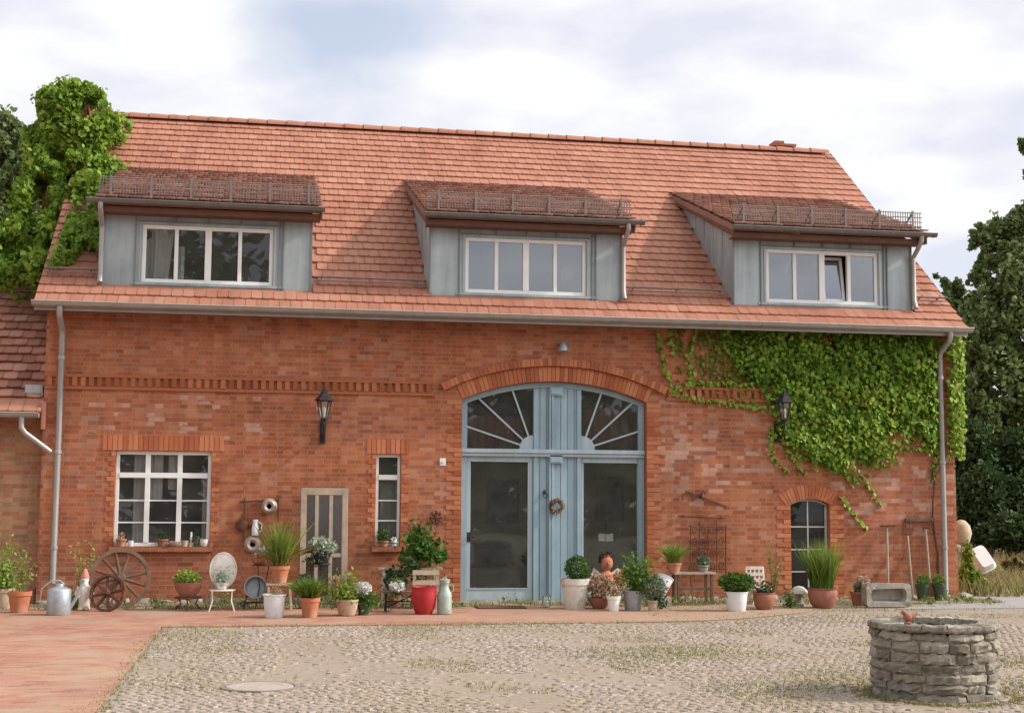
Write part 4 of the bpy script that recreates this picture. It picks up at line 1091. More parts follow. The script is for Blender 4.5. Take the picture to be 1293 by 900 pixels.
while len(VR) < 2200:
    q = (R.uniform(55, 134), R.uniform(200, 352))
    if inpoly(q, RP) and clump(q[0] * .06, q[1] * .06, 1, 6) > -.2: VR.append(onroof(q[0], q[1], R.uniform(.06, .26)))
for _ in range(260): VR.append(onroof(R.gauss(140, 9), R.choice([158, 176, 214]) + R.gauss(0, 4), R.uniform(.06, .2)))
leaves('roof_foliage', VR, .09, L_ivy, vine, asp=.8, bias=np.array([.2, -.6, .7]), bw=.5)
leaves('foliage', VC, .095, L_ivy, vine, asp=.8, tdir=np.array([0, -.2, -1]), tw=.45, bias=np.array([.3, -.5, .5]), bw=.3)
sh = MB()
for i in range(26):      # long shoots reaching out over the tiles and up
    b = at(R.uniform(70, 125), R.uniform(130, 290), 25.6); d = Vector((R.uniform(-.4, 1), R.uniform(-.4, .1), R.uniform(-.1, .5)))
    sh.tube([b, b + d * .2 + Vector((0, 0, .04)), b + d * .38], .006, 5)
for i in range(5): sh.tube([(-3.75 + .2 * i, 25.9, 2.5), (-3.6 + .15 * i, 25.8, 5.5), (-3.5 + .12 * i, 25.9, 8.7)], [.05, .04, .02], 6)
sh.build('stem', m_bark, vine)
ck = MB(); c = at(86, 200, 26.2); ck.box((c.x - .38, 25.9, 5.0), (c.x + .38, 26.6, at(86, 128, 26.2).z))
stack = tag(ck.build('chimney_stack', m_brick, None, origin=(c.x, 26.2, 5.0), uv=True), 'brick chimney stack almost swallowed by the bright green vine', 'chimney')

# ------------------------------------------------------------------ trees
def tree(label, x, y, blobs, leaf, size, n, trunk_r, trunk_h, name='tree', group=None, gap=-.20, cat='tree'):
    if x is None: x = sum(b_[0][0] for b_ in blobs) / len(blobs)
    r = root(name, (x, y, 0), label, cat, group)
    t_ = MB(); top = Vector((x, y, trunk_h))
    t_.tube([(x, y, -.1), (x + .1, y, trunk_h * .35), (x - .05, y + .1, trunk_h * .7), top], [trunk_r * 1.25, trunk_r, trunk_r * .8, trunk_r * .6], 10)
    for c, rr in blobs:
        c = Vector(c); s0 = Vector((x, y, min(trunk_h * R.uniform(.5, 1), c.z)))
        md = s0.lerp(c, .5) + Vector((0, 0, -.15 * rr[2])); t_.tube([s0, md, c, c + Vector((R.uniform(-.4, .4) * rr[0], 0, .55 * rr[2]))], [trunk_r * .45, trunk_r * .3, trunk_r * .15, .02], 6)
    t_.build('trunk', m_bark, r, smooth=True)
    kids = []
    for c, rr in blobs:
        kids.append((c, [q * .8 for q in rr]))
        for _ in range(6):
            d = rot_unit(1)[0]; f_ = R.uniform(.28, .55); kids.append((tuple(c[i] + d[i] * rr[i] * .78 for i in range(3)), [q * f_ for q in rr]))
    blobs = kids
    vol = [b[1][0] * b[1][2] for b in blobs]; tot = sum(vol); C = []
    for (c, rr), v in zip(blobs, vol):
        k = int(n * v / tot)
        cl = inball(max(6, k // 70), c, [q * .95 for q in rr], .35)      # leaf clusters near the blob's surface
        P = cl[NR.integers(0, len(cl), k)] + NR.normal(0, 1, (k, 3)) * np.array(rr) * NR.uniform(.05, .17, (k, 1))
        C.append(P)
    C = np.concatenate(C)
    C = C[C[:, 2] > .15]
    C = C[[clump(p[0] * .55, p[2] * .55, 1, p[1] * .4) > gap for p in C]]
    leaves('crown', C, size, leaf, r, asp=.7, bias=np.array([0, 0, 1.]), bw=.25)
    return r
def blobs_px(lst, dep=1.0):
    out = []
    for cx, cy_, rx, ry, Y in lst:
        c = at(cx, cy_, Y); k = Y / FPX; out.append(((c.x, c.y, c.z), (rx * k, rx * k * dep, ry * k)))
    return out
tree('large leafy tree filling the right edge, its top cut by the frame', None, 40, blobs_px([(1365, 300, 50, 62, 40.5), (1375, 410, 60, 70, 40.5), (1440, 350, 55, 75, 41), (1350, 520, 55, 70, 40), (1430, 480, 62, 80, 41), (1350, 600, 50, 50, 39.5), (1430, 590, 55, 60, 40.5), (1380, 235, 45, 50, 41), (1305, 290, 46, 50, 40), (1264, 312, 34, 52, 40), (1248, 350, 26, 36, 39.5), (1290, 360, 48, 50, 39), (1262, 400, 55, 55, 39), (1310, 430, 50, 70, 39.5), (1240, 440, 42, 55, 39), (1268, 490, 55, 60, 39), (1230, 515, 40, 55, 38.8), (1300, 540, 50, 60, 39), (1238, 580, 40, 50, 38.6), (1280, 600, 45, 45, 38.6)]), L_tree, .16, 165000, .38, 9.0)
tree('smaller rounded tree peeping over the right end of the roof', None, 43, blobs_px([(1195, 370, 26, 28, 43), (1215, 400, 30, 40, 43), (1225, 450, 35, 55, 43), (1235, 520, 30, 60, 43)]), L_tree2, .17, 30000, .22, 7.0)
tree('blue-green tree far left behind the vine-covered chimney', None, 36, blobs_px([(-70, 200, 45, 60, 36.5), (-75, 300, 50, 65, 36.5), (-30, 380, 50, 60, 36), (-85, 400, 55, 60, 36.5), (10, 175, 34, 42, 36), (28, 205, 26, 45, 36), (-15, 230, 40, 60, 36), (20, 255, 36, 50, 35.5), (5, 310, 45, 50, 35.5), (40, 290, 26, 40, 35.5)]), L_tree2, .15, 90000, .28, 8.0, gap=-.42)
tree('slim birch twigs reaching in at the upper right edge', None, 46, blobs_px([(1297, 186, 15, 20, 46), (1335, 215, 34, 60, 46), (1375, 200, 42, 70, 46), (1345, 300, 40, 70, 46), (1390, 330, 45, 80, 46), (1360, 420, 40, 60, 46)]), L_tree2, .16, 42000, .2, 10.0)
def bush(name, label, lst, leaf, size, n, cat='shrub', group=None):
    bl = blobs_px(lst, .8); c0 = bl[0][0]
    r = root(name, (c0[0], c0[1], 0), label, cat, group)
    st = MB(); C = []
    tot = sum(b[1][0] * b[1][2] for b in bl)
    for c, rr in bl:
        for _ in range(4): st.tube([(c[0] + R.uniform(-.2, .2) * rr[0], c[1], 0), (c[0] + R.uniform(-.5, .5) * rr[0], c[1] + R.uniform(-.3, .3) * rr[1], c[2] * .7), (c[0] + R.uniform(-.7, .7) * rr[0], c[1] + R.uniform(-.4, .4) * rr[1], c[2] + .5 * rr[2])], [.03, .02, .008], 5)
        k = int(n * rr[0] * rr[2] / tot)
        cl = inball(max(5, k // 60), c, [q * .9 for q in rr], .35)
        C.append(cl[NR.integers(0, len(cl), k)] + NR.normal(0, 1, (k, 3)) * np.array(rr) * .14)
    C = np.concatenate(C); C = C[C[:, 2] > .02]
    st.build('stem', m_bark, r); leaves('foliage', C, size, leaf, r, asp=.7)
    return r
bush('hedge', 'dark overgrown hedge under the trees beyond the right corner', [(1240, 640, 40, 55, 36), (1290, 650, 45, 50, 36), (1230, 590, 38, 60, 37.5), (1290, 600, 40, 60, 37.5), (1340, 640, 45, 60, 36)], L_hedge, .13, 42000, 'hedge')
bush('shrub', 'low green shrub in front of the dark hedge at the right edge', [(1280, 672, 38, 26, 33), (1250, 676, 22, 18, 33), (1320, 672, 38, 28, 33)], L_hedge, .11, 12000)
bush('tall_weed', 'yellow-green weeds beside the right-hand corner of the house', [(1223, 722, 12, 34, 23.3), (1234, 735, 12, 22, 23.3), (1241, 738, 11, 18, 23.3)], L_lime, .07, 2300, 'plant')
bush('berry_shrub', 'reddish-brown undergrowth in the grass at the right edge', [(1283, 722, 18, 20, 27), (1262, 732, 16, 14, 27)], leafm('brown_leaf', [(.16, .12, .05), (.24, .17, .07), (.20, .20, .07)]), .09, 1800)

# ------------------------------------------------------------------ well
wc = gr(1180, 886); wc = wc + Vector((wc.x, wc.y, 0)).normalized() * .53
well = root('stone_well', wc, 'round grey dry-stone well standing on the cobbles at lower right', 'well')
wm = MB(); z = -.02; HT = .62; layer = 0
while z < HT - .09:
    h = R.uniform(.072, .09); a = R.random() * 6; a0 = a
    while a < a0 + 6.283 - .12:
        da = R.uniform(.34, .80)
        if a + da > a0 + 6.283 - .15: da = a0 + 6.283 - a
        ro_, ri = .525 + R.uniform(-.014, .010), .37; n = 7; vs = []
        for rr, zz in ((ri, z), (ro_ - .012, z), (ro_, z + h * .25), (ro_ + R.uniform(-.008, .008), z + h * .7), (ro_ - .02, z + h - .006), (ri, z + h - .006)):
            for k in range(n):
                t_ = a + .015 + (da - .03) * k / (n - 1); q = rr + (R.gauss(0, .008) if rr > .4 else 0) - (.015 if k in (0, n - 1) and rr > .4 else 0)
                vs.append((wc.x + q * math.cos(t_), wc.y + q * math.sin(t_), zz + R.gauss(0, .004)))
        F = [(i * n + k, i * n + k + 1, ((i + 1) % 6) * n + k + 1, ((i + 1) % 6) * n + k) for i in range(6) for k in range(n - 1)]
        F += [tuple(i * n for i in reversed(range(6))), tuple(i * n + n - 1 for i in range(6))]
        wm.add(vs, F); a += da
    z += h
def stonem():
    t = NT('dry_stone'); o = t.obj()
    c = t.ramp(t.island(), [(0, (0.21, 0.18, 0.148, 1)), (0.5, (0.31, 0.272, 0.228, 1)), (1, (0.43, 0.385, 0.33, 1))])
    g1 = t.noise(o, 7, 6, .7); g2 = t.noise(o, 30, 5, .7)
    c = t.mix(.85, c, t.ramp(g1, [(0.3, (.55, .55, .53)), (0.7, (1.3, 1.28, 1.22))]), 'MULTIPLY')
    c = t.mix(t.ramp(t.noise(o, 4, 5, .7), [(.56, (0, 0, 0)), (.68, (.6, .6, .6))]), c, (0.16, 0.16, 0.075, 1))
    c = t.mix(.7, c, t.ramp(g2, [(0.3, (.7, .7, .7)), (0.7, (1.25, 1.25, 1.25))]), 'MULTIPLY')
    return t.pbr(c, .95, 0, .15, t.bump(t.math('ADD', g1, t.math('MULTIPLY', g2, .6)), .8, .03))
m_dry = stonem()
wm.build('wall', m_dry, well, jit=.003)
wm = MB(); wm.lathe([(.49, -.05), (.49, z - .03), (.40, z - .03), (.40, -.05)], (wc.x, wc.y, 0), 40); wm.build('core', m_stone, well)
wm = MB(); a = 0
while a < 6.28:
    da = min(R.uniform(.30, .55), 6.283 - a); n = 8; vs = []
    if da < .08: break
    for rr, zz in ((.375, z), (.530, z), (.542, z + .015), (.537, z + .045), (.52, z + .055), (.375, z + .055)):
        for k in range(n):
            t_ = a + .004 + (da - .008) * k / (n - 1); q = rr + R.gauss(0, .002)
            vs.append((wc.x + q * math.cos(t_), wc.y + q * math.sin(t_), zz + R.gauss(0, .003)))
    F = [(i * n + k, i * n + k + 1, ((i + 1) % 6) * n + k + 1, ((i + 1) % 6) * n + k) for i in range(6) for k in range(n - 1)] + [tuple(i * n for i in reversed(range(6))), tuple(i * n + n - 1 for i in range(6))]
    wm.add(vs, F); a += da
wm.build('coping', m_dry, well, jit=.003)
WT = z + .056
bd = wc + Vector((-.36, -.28, WT)); b_ = MB()
b_.ell(bd + Vector((0, 0, .055)), (.04, .03, .035)); b_.ell(bd + Vector((-.035, 0, .095)), (.022, .02, .022), 10, 6); b_.tube([bd + Vector((-.05, 0, .095)), bd + Vector((-.075, 0, .09))], [.007, .001], 6)
b_.tube([bd + Vector((.03, 0, .06)), bd + Vector((.085, 0, .085))], [.022, .012], 8); b_.lathe([(.03, 0), (.032, .012), (.012, .02), (.012, .03)], bd, 12)
tag(b_.build('bird_figurine', m_terra2, None, origin=bd, smooth=True), 'small terracotta bird figurine on the rim of the well', 'figurine')
# manhole cover
mc = gr(328, 867); r = root('manhole_cover', (mc.x, mc.y, 0), 'round pale manhole cover set in the cobbles at lower left', 'manhole cover')
m = MB(); m.lathe([(.33, -.01), (.33, .008), (.30, .010), (.30, -.01)], (mc.x, mc.y, 0), 40); m.build('rim', plain('worn_cast_iron', (.21, .175, .145), .85), r)
m = MB(); m.lathe([(.29, .004), (.285, .010), (.20, .011), (.195, .008), (0, .009)], (mc.x, mc.y, 0), 40); m.build('lid', plain('worn_concrete', (.36, .295, .25), .85, 0, .12, 10, .3), r)
# door mat
d0 = gr(632, 767); m = MB(); m.box((d0.x - .37, d0.y - .22, .004), (d0.x + .37, d0.y + .22, .022))
tag(m.build('doormat', m_coir, None, origin=(d0.x, d0.y, 0), bev=.006), 'flat dark brown doormat in front of the left glazed door', 'doormat')

# ------------------------------------------------------------------ the yard: pots, tools and bric-a-brac along the wall
GRP = 'potted plants along the house wall'
PROF = {
    'pot': [(.68, 0), (.92, .80), (1.0, .80), (1.02, 1.0), (.90, 1.0), (.86, .86)],
    'urn': [(.60, 0), (.72, .05), (.95, .55), (1.0, .85), (1.06, .93), (1.04, 1.0), (.92, 1.0), (.88, .88)],
    'bucket': [(.74, 0), (.76, .04), (.96, .94), (1.02, .96), (1.02, 1.0), (.94, 1.0), (.90, .88)],
    'bowl': [(.45, 0), (.55, .03), (.88, .55), (1.0, .92), (1.03, 1.0), (.93, 1.0), (.88, .85)],
    'belly': [(.60, 0), (.80, .2), (.95, .55), (.97, .75), (.92, .9), (1.0, 1.0), (.88, 1.0), (.82, .88)],
    'drum': [(.94, 0), (.97, .03), (.97, .30), (1.0, .33), (.97, .36), (.97, .95), (1.01, .97), (1.01, 1.0), (.93, 1.0), (.92, .88)],
}
def vessel(name, parent, c, r, h, shape, mat, n=22, rot=None, soil=True):
    m = MB(); m.lathe([(a * r, b * h) for a, b in PROF[shape]], c, n, rot); o = m.build(name, mat, parent, smooth=True)
    if soil:
        s = MB(); q = rot or Matrix.Identity(3); s.lathe([(PROF[shape][-1][0] * r + .004, -.02), (PROF[shape][-1][0] * r + .002, 0), (r * .5, .012), (0, .015)], Vector(c) + q @ Vector((0, 0, PROF[shape][-1][1] * h)), n, rot)
        s.build('soil', m_soil, parent)
    return o
def handle(parent, c, r, h, mat=None):
    m = MB(); c = Vector(c)
    m.tube([c + Vector((r * 1.0 * math.cos(a), -r * .55 * math.sin(a) - .0, h * .93 - r * .75 * math.sin(a) * .9)) for a in [math.pi * k / 10 for k in range(11)]], .006, 5)
    m.build('handle', mat or m_iron, parent)
class Pl:
    """one potted plant; sizes in photograph pixels are turned into metres at the depth where it stands"""
    def __init__(s, label, px_, yb, wpx=0, hpx=0, shape='pot', mat=None, dY=0.0, z=None, name='potted_plant', cat='potted plant', group=GRP, pot='pot', hd=False, Y=None):
        b = gr(px_, yb) if Y is None else Vector((at(px_, yb, Y).x, Y, 0))
        if Y is not None or z is not None: b.z = max(0.0, at(px_, yb, b.y).z) if z is None else z
        s.b = b; s.Y = b.y; s.k = b.y / FPX
        s.r = root(name, b, label, cat, group)
        s.h = hpx * s.k; s.rad = wpx * s.k / 2
        if wpx:
            vessel(pot, s.r, b, s.rad, s.h, shape, mat)
            if hd: handle(s.r, b, s.rad, s.h)
        s.top = b + Vector((0, 0, s.h * .9))
    def C(s, px_, py_): return at(px_, py_, s.Y)
    def ball(s, px_, py_, rx, ry, leaf, n=900, size=.035, shell=.75, dep=1.0, name='foliage', dy=0.0):
        c = s.C(px_, py_); rr = (rx * s.k, rx * s.k * dep, ry * s.k)
        P = inball(n, (c.x, c.y + dy, c.z), rr, shell) + NR.normal(0, .012, (n, 3)); P = P[P[:, 2] > s.b.z * .5 + .005]
        leaves(name, P, size, leaf, s.r, asp=.62); return s
    def bush(s, px_, py_, rx, ry, leaf, n=700, size=.05, ns=14, dep=.9, name='foliage', asp=.5):
        c = s.C(px_, py_); rr = (rx * s.k, min(rx * s.k * dep, .45), ry * s.k); st = MB(); P = []
        for i in range(ns):
            e = inball(1, (c.x, c.y, c.z), rr, .5)[0]; a = s.top + Vector((R.uniform(-.5, .5), R.uniform(-.5, .5), 0)) * s.rad
            mid = Vector(((a.x * .6 + e[0] * .4), (a.y * .6 + e[1] * .4), (a.z * .45 + e[2] * .55) + .02)); e = Vector(e)
            st.tube([a, mid, e], [.006, .004, .002], 4)
            for _ in range(n // ns):
                u = R.uniform(.25, 1.08); q = a.lerp(mid, u / .55) if u < .55 else mid.lerp(e, (u - .55) / .45)
                P.append(tuple(q + Vector((R.gauss(0, 1), R.gauss(0, 1), R.gauss(0, 1))) * (.035 + .10 * ry * s.k)))
        P = np.array(P); P = P[P[:, 2] > .012]
        st.build('stem', m_stem, s.r); leaves(name, P, size, leaf, s.r, asp=asp, bias=np.array([0, -.2, 1.]), bw=.25); return s
    def grass(s, hpx, leaf, n=180, width=.007, lean=.55, curl=.6, spread=.7, name='foliage', dx=0):
        a = NR.uniform(0, 6.283, n); q = np.sqrt(NR.uniform(0, 1, n)) * max(s.rad, .04) * spread
        B = np.stack([s.top.x + dx * s.k + q * np.cos(a), s.top.y + q * np.sin(a), np.full(n, s.top.z)], 1)
        blades(name, B, hpx * s.k, leaf, s.r, width=width, lean=lean, curl=curl); return s
    def stalks(s, tips, leaf, n=18, size=.06, name='foliage', w=.03, asp=.45):
        st = MB(); P = []
        for x, y in tips:
            e = s.C(x, y) + Vector((0, R.uniform(-.12, .12), 0)); a = s.top + Vector((R.uniform(-.5, .5), R.uniform(-.4, .4), 0)) * max(s.rad, .03)
            m_ = a.lerp(e, .5) + Vector((R.uniform(-.04, .04), 0, .03)); st.tube([a, m_, e], [.006, .005, .002], 4)
            for _ in range(n):
                u = R.uniform(.3, 1.02); q = a.lerp(m_, u * 2) if u < .5 else m_.lerp(e, (u - .5) * 2); P.append(tuple(q + Vector((R.gauss(0, w), R.gauss(0, w), R.gauss(0, w)))))
        st.build('stem', m_stem, s.r); leaves(name, np.array(P), size, leaf, s.r, asp=asp); return s
    def blooms(s, px_, py_, rx, ry, leaf, n=120, size=.03, name='blossom'):
        c = s.C(px_, py_); P = inball(n, (c.x, c.y - .05, c.z), (rx * s.k, rx * s.k, ry * s.k), .6); leaves(name, P, size, leaf, s.r, asp=.9); return s

# --- far left
Pl('yellow-green leafy plant in a pale pot cut by the left edge', 4, 768, 26, 24, 'pot', m_beige).bush(4, 715, 17, 34, L_lime, 700, .06)
Pl('spindly tall plant in a bright terracotta pot near the left edge', 24, 773, 28, 25, 'pot', m_terra).stalks([(14, 690), (22, 683), (30, 700), (35, 690), (42, 712), (10, 715), (27, 718), (38, 725)], L_lime, 22, .055)
b = gr(41, 760); r = root('bird_table', b, 'white post bird table with a dark flat roof beside the downpipe', 'bird table'); k = b.y / FPX
zt = at(41, 690, b.y).z
m = MB(); m.tube([b, b + Vector((0, 0, zt))], .032, 10); m.lathe([(.13, 0), (.12, .03), (.03, .05)], b, 12); m.build('post', m_offw, r, smooth=True)
m = MB(); m.box((b.x - .15, b.y - .14, zt - .01), (b.x + .15, b.y + .14, zt + .015)); m.box((b.x - .15, b.y - .14, zt + .015), (b.x - .13, b.y + .14, zt + .05)); m.box((b.x + .13, b.y - .14, zt + .015), (b.x + .15, b.y + .14, zt + .05)); m.build('tray', m_offw, r)
for sx in (-1, 1):
    for sy in (-1, 1): m = MB(); m.box((b.x + sx * .12 - .008, b.y + sy * .11 - .008, zt + .015), (b.x + sx * .12 + .008, b.y + sy * .11 + .008, zt + .12)); m.build('support', m_offw, r)
m = MB(); m.add([(b.x - .19, b.y - .17, zt + .10), (b.x + .19, b.y - .17, zt + .10), (b.x + .19, b.y + .17, zt + .10), (b.x - .19, b.y + .17, zt + .10), (b.x - .12, b.y, zt + .19), (b.x + .12, b.y, zt + .19)], [(3, 2, 1, 0), (0, 1, 5, 4), (1, 2, 5), (2, 3, 4, 5), (3, 0, 4)]); m.build('roof', m_woodd, r)
b = gr(54, 762); r = root('wooden_box', b, 'low dark red-brown wooden box on the ground behind the watering can', 'box')
m = MB(); m.box((b.x - .12, b.y - .10, .0), (b.x + .10, b.y + .1, .22)); m.box((b.x - .135, b.y - .115, .18), (b.x + .115, b.y + .115, .235)); m.build('body', m_fascia, r, bev=.006)
b = gr(74, 776); r = root('watering_can', b, 'grey zinc watering can with its spout raised to the right', 'watering can')
m = MB(); m.lathe([(.155, 0), (.165, .02), (.165, .34), (.15, .36), (.06, .39), (.055, .43), (.045, .43), (.05, .38), (0, .37)], b, 22); m.build('body', m_galv, r, smooth=True)
m = MB(); m.tube([b + Vector((.15, -.02, .10)), b + Vector((.24, -.03, .25)), b + Vector((.30, -.03, .44))], [.03, .022, .018], 10); m.lathe([(.018, 0), (.045, .05), (.0, .055)], b + Vector((.30, -.03, .43)), 12); m.build('spout', m_galv, r, smooth=True)
m = MB(); m.tube([b + Vector((-.16, 0, .12)), b + Vector((-.25, 0, .20)), b + Vector((-.24, 0, .36)), b + Vector((-.12, 0, .46)), b + Vector((.0, 0, .47)), b + Vector((.06, 0, .42))], .011, 6); m.build('handle', m_galv, r, smooth=True)
Pl('pale yellow airy shrub between watering can and wagon wheel', 104, 762, Y=22.0, name='shrub', cat='shrub', group=None).stalks([(92, 690), (100, 680), (108, 676), (116, 684), (121, 698), (112, 700), (96, 705), (104, 712)], leafm('faded_leaf', [(0.33, 0.32, 0.08), (0.42, 0.36, 0.12)], .35), 20, .06)
Pl('low dark green plant at the foot of the garden gnome', 93, 769, name='low_plant', cat='plant', group=None).bush(93, 755, 9, 12, L_box, 260, .05, 8)
b = gr(106, 770); r = root('garden_gnome', b, 'small pale garden gnome with a pinkish cap beside the wagon wheel', 'figurine')
m = MB(); m.lathe([(.06, 0), (.085, .02), (.075, .10), (.092, .22), (.085, .32), (.05, .37), (.04, .39)], b, 16)
for sx in (-1, 1): m.tube([b + Vector((sx * .075, -.01, .33)), b + Vector((sx * .115, -.03, .23)), b + Vector((sx * .05, -.085, .19))], [.032, .028, .022], 8); m.ell(b + Vector((sx * .045, -.04, .018)), (.04, .07, .03))
m.build('body', plain('aged_cream_plaster', (.62, .55, .48), .8, 0, .15, 12, .2, dirt=(.42, .22, .18)), r, smooth=True)
m = MB(); m.ell(b + Vector((0, -.005, .435)), (.055, .055, .06)); m.ell(b + Vector((0, -.062, .43)), (.013, .016, .013), 8, 6); m.lathe([(.0, .30), (.03, .33), (.05, .38), (.05, .41)], b + Vector((0, -.03, 0)), 12); m.build('head', m_white, r, smooth=True)
m = MB(); m.lathe([(.062, .455), (.06, .475), (.045, .53), (.02, .585), (0, .60)], b, 14); m.build('cap', plain('faded_pink_paint', (.50, .20, .16), .7, 0, .2), r, smooth=True)
def wheel(name, label, c, rad, tilt, yaw, mat_r, spokes, rim=.05, group=None, hub=.075):
    r = root(name, (c[0], c[1], 0), label, 'wheel', group)
    q = Matrix.Rotation(yaw, 3, 'Z') @ Matrix.Rotation(tilt, 3, 'X'); o = Vector((c[0], c[1], 0)) + q @ Vector((0, 0, rad))
    def T(x, y, z): return o + q @ Vector((x, y, z))
    m = MB(); n = 48
    for k in range(n):
        a, b2 = 2 * math.pi * k / n, 2 * math.pi * (k + 1) / n
        for (ra, rb) in ((rad - rim, rad),):
            P = [(ra * math.cos(a), ra * math.sin(a)), (rb * math.cos(a), rb * math.sin(a)), (rb * math.cos(b2), rb * math.sin(b2)), (ra * math.cos(b2), ra * math.sin(b2))]
            m.add([T(x, y, z) for y in (-.03, .03) for x, z in P], [(0, 1, 2, 3), (7, 6, 5, 4), (0, 3, 7, 4), (1, 5, 6, 2)])
    m.build('rim', mat_r, r)
    m = MB(); m.tube([T(0, -.10, 0), T(0, -.04, 0), T(0, .04, 0), T(0, .09, 0)], [hub * .7, hub, hub, hub * .7], 14); m.build('hub', mat_r, r, smooth=True)
    for k in range(spokes):
        a = 2 * math.pi * k / spokes + .2; s_ = MB(); s_.tube([T(hub * .9 * math.cos(a), 0, hub * .9 * math.sin(a)), T((rad - rim + .005) * math.cos(a), 0, (rad - rim + .005) * math.sin(a))], [.026, .018], 8); s_.build('spoke', mat_r, r, smooth=True)
b = gr(150, 768); wheel('wagon_wheel', 'big old wooden wagon wheel leaning on the wall under the left window', (b.x, b.y + .15), .44, -.22, .15, m_woodd, 12, .055)
b = gr(133, 771); wheel('flywheel', 'smaller dark spoked iron wheel leaning in front of the wagon wheel', (b.x, b.y - .1), .27, -.3, -.35, m_rust, 8, .035, hub=.05)
# bowl on stand
b = gr(237, 770); r = root('plant_stand', b, 'low rusty iron stand carrying a bowl of bright green plants', 'stand'); k = b.y / FPX
zt = at(237, 754, b.y).z
m = MB(); m.tube([b + Vector((.19 * math.cos(a), .19 * math.sin(a), zt)) for a in [2 * math.pi * i / 20 for i in range(20)]], .012, 6, closed=True)
for i in range(3): m.tube([b + Vector((.17 * math.cos(i * 2.1 + .5), .17 * math.sin(i * 2.1 + .5), zt)), b + Vector((.12 * math.cos(i * 2.1 + .5), .12 * math.sin(i * 2.1 + .5), zt * .5)), b + Vector((.21 * math.cos(i * 2.1 + .5), .21 * math.sin(i * 2.1 + .5), .005))], .011, 6)
m.bar(b + Vector((-.19, 0, zt)), b + Vector((.19, 0, zt)), .02, .012); m.bar(b + Vector((0, -.19, zt)), b + Vector((0, .19, zt)), .02, .012); m.build('frame', m_rust, r)
Pl('bright green cushion plant in a dark terracotta bowl on an iron stand', 237, 754, 34, 18, 'bowl', m_terra2, Y=b.y, z=zt + .008).ball(237, 730, 18, 10, L_lime, 900, .04, .3)
# white chair with plants
def chair(label, px_, yb, wpx, seat, back_top, mat, group=None, round_back=False, yaw=0.0):
    b = gr(px_, yb); k = b.y / FPX; hw = wpx * k / 2; zs = at(px_, seat, b.y).z; zt = at(px_, back_top, b.y).z
    r = root('garden_chair', b, label, 'chair', group); q = Matrix.Rotation(yaw, 3, 'Z')
    T = lambda x, y, z: b + q @ Vector((x, y, z))
    m = MB(); m.lathe([(hw * .96, zs - .018), (hw, zs - .008), (hw * .98, zs), (0, zs + .002)], b, 24) if round_back else [m.bar(T(-hw, -hw + i * hw * .5, zs), T(hw, -hw + i * hw * .5, zs), .03, .04) for i in range(5)]
    m.build('seat', mat, r, smooth=round_back)
    for sx in (-1, 1):
        for sy in (-1, 1):
            l = MB(); l.tube([T(sx * hw * .75, sy * hw * .75, zs - .01), T(sx * hw * .7, sy * hw * .72, zs * .5), T(sx * hw * .95, sy * hw * .95, 0)], .010, 6); l.build('leg', mat, r)
    m = MB(); n = 16
    if round_back:
        C = T(0, hw * .9, (zs + zt) / 2 + .02); ry = (zt - zs) / 2
        m.ell(C, (hw * .98, .018, ry), 20, 12); m.tube([C + q @ Vector((hw * math.cos(a), 0, ry * math.sin(a))) for a in [2 * math.pi * i / 28 for i in range(28)]], .012, 6, closed=True)
    else:
        for sx in (-1, 1): m.bar(T(sx * hw * .9, hw * .8, zs), T(sx * hw * .9, hw * 1.1, zt), .028, .02)
        for i in range(3): m.bar(T(-hw * .9, hw * (.9 + .07 * i), zs + (zt - zs) * (.35 + .3 * i)), T(hw * .9, hw * (.9 + .07 * i), zs + (zt - zs) * (.35 + .3 * i)), .05, .014)
        for i in range(3): m.bar(T(hw * (-.45 + .45 * i), hw * .9, zs), T(hw * (-.45 + .45 * i), hw * 1.06, zt - .03), .02, .012)
    m.build('backrest', mat, r, smooth=round_back); return b, zs
cb_, zs = chair('white metal chair with a round back, small plant on its seat', 280, 771, 32, 744, 700, m_offw, round_back=True)
Pl('small green trailing plant sitting on the round-backed white chair', 280, 744, 17, 8, 'bowl', m_enamel, Y=cb_.y - .02, z=zs + .006).bush(281, 728, 14, 11, L_silver, 350, .04)
# zinc tub
b = gr(322, 769); r = root('zinc_tub', b, 'grey zinc tub stood on edge against the wall on little feet', 'tub'); k = b.y / FPX; c = Vector((b.x, b.y + .05, at(322, 743, b.y).z))
q = Matrix.Rotation(math.radians(80), 3, 'X'); m = MB(); m.lathe([(0, .0), (.125, .0), (.135, .01), (.158, .17), (.165, .18), (.155, .18), (.128, .02), (0, .015)], c + Vector((0, .1, 0)), 24, q); m.build('body', m_galv, r, smooth=True)
m = MB()
for sx in (-1, 1): m.bar((c.x + sx * .12, c.y, c.z - .1), (c.x + sx * .17, c.y - .04, 0), .02, .02)
m.bar((c.x - .16, c.y - .02, .10), (c.x + .16, c.y - .02, .10), .02, .02); m.build('foot', m_iron, r)
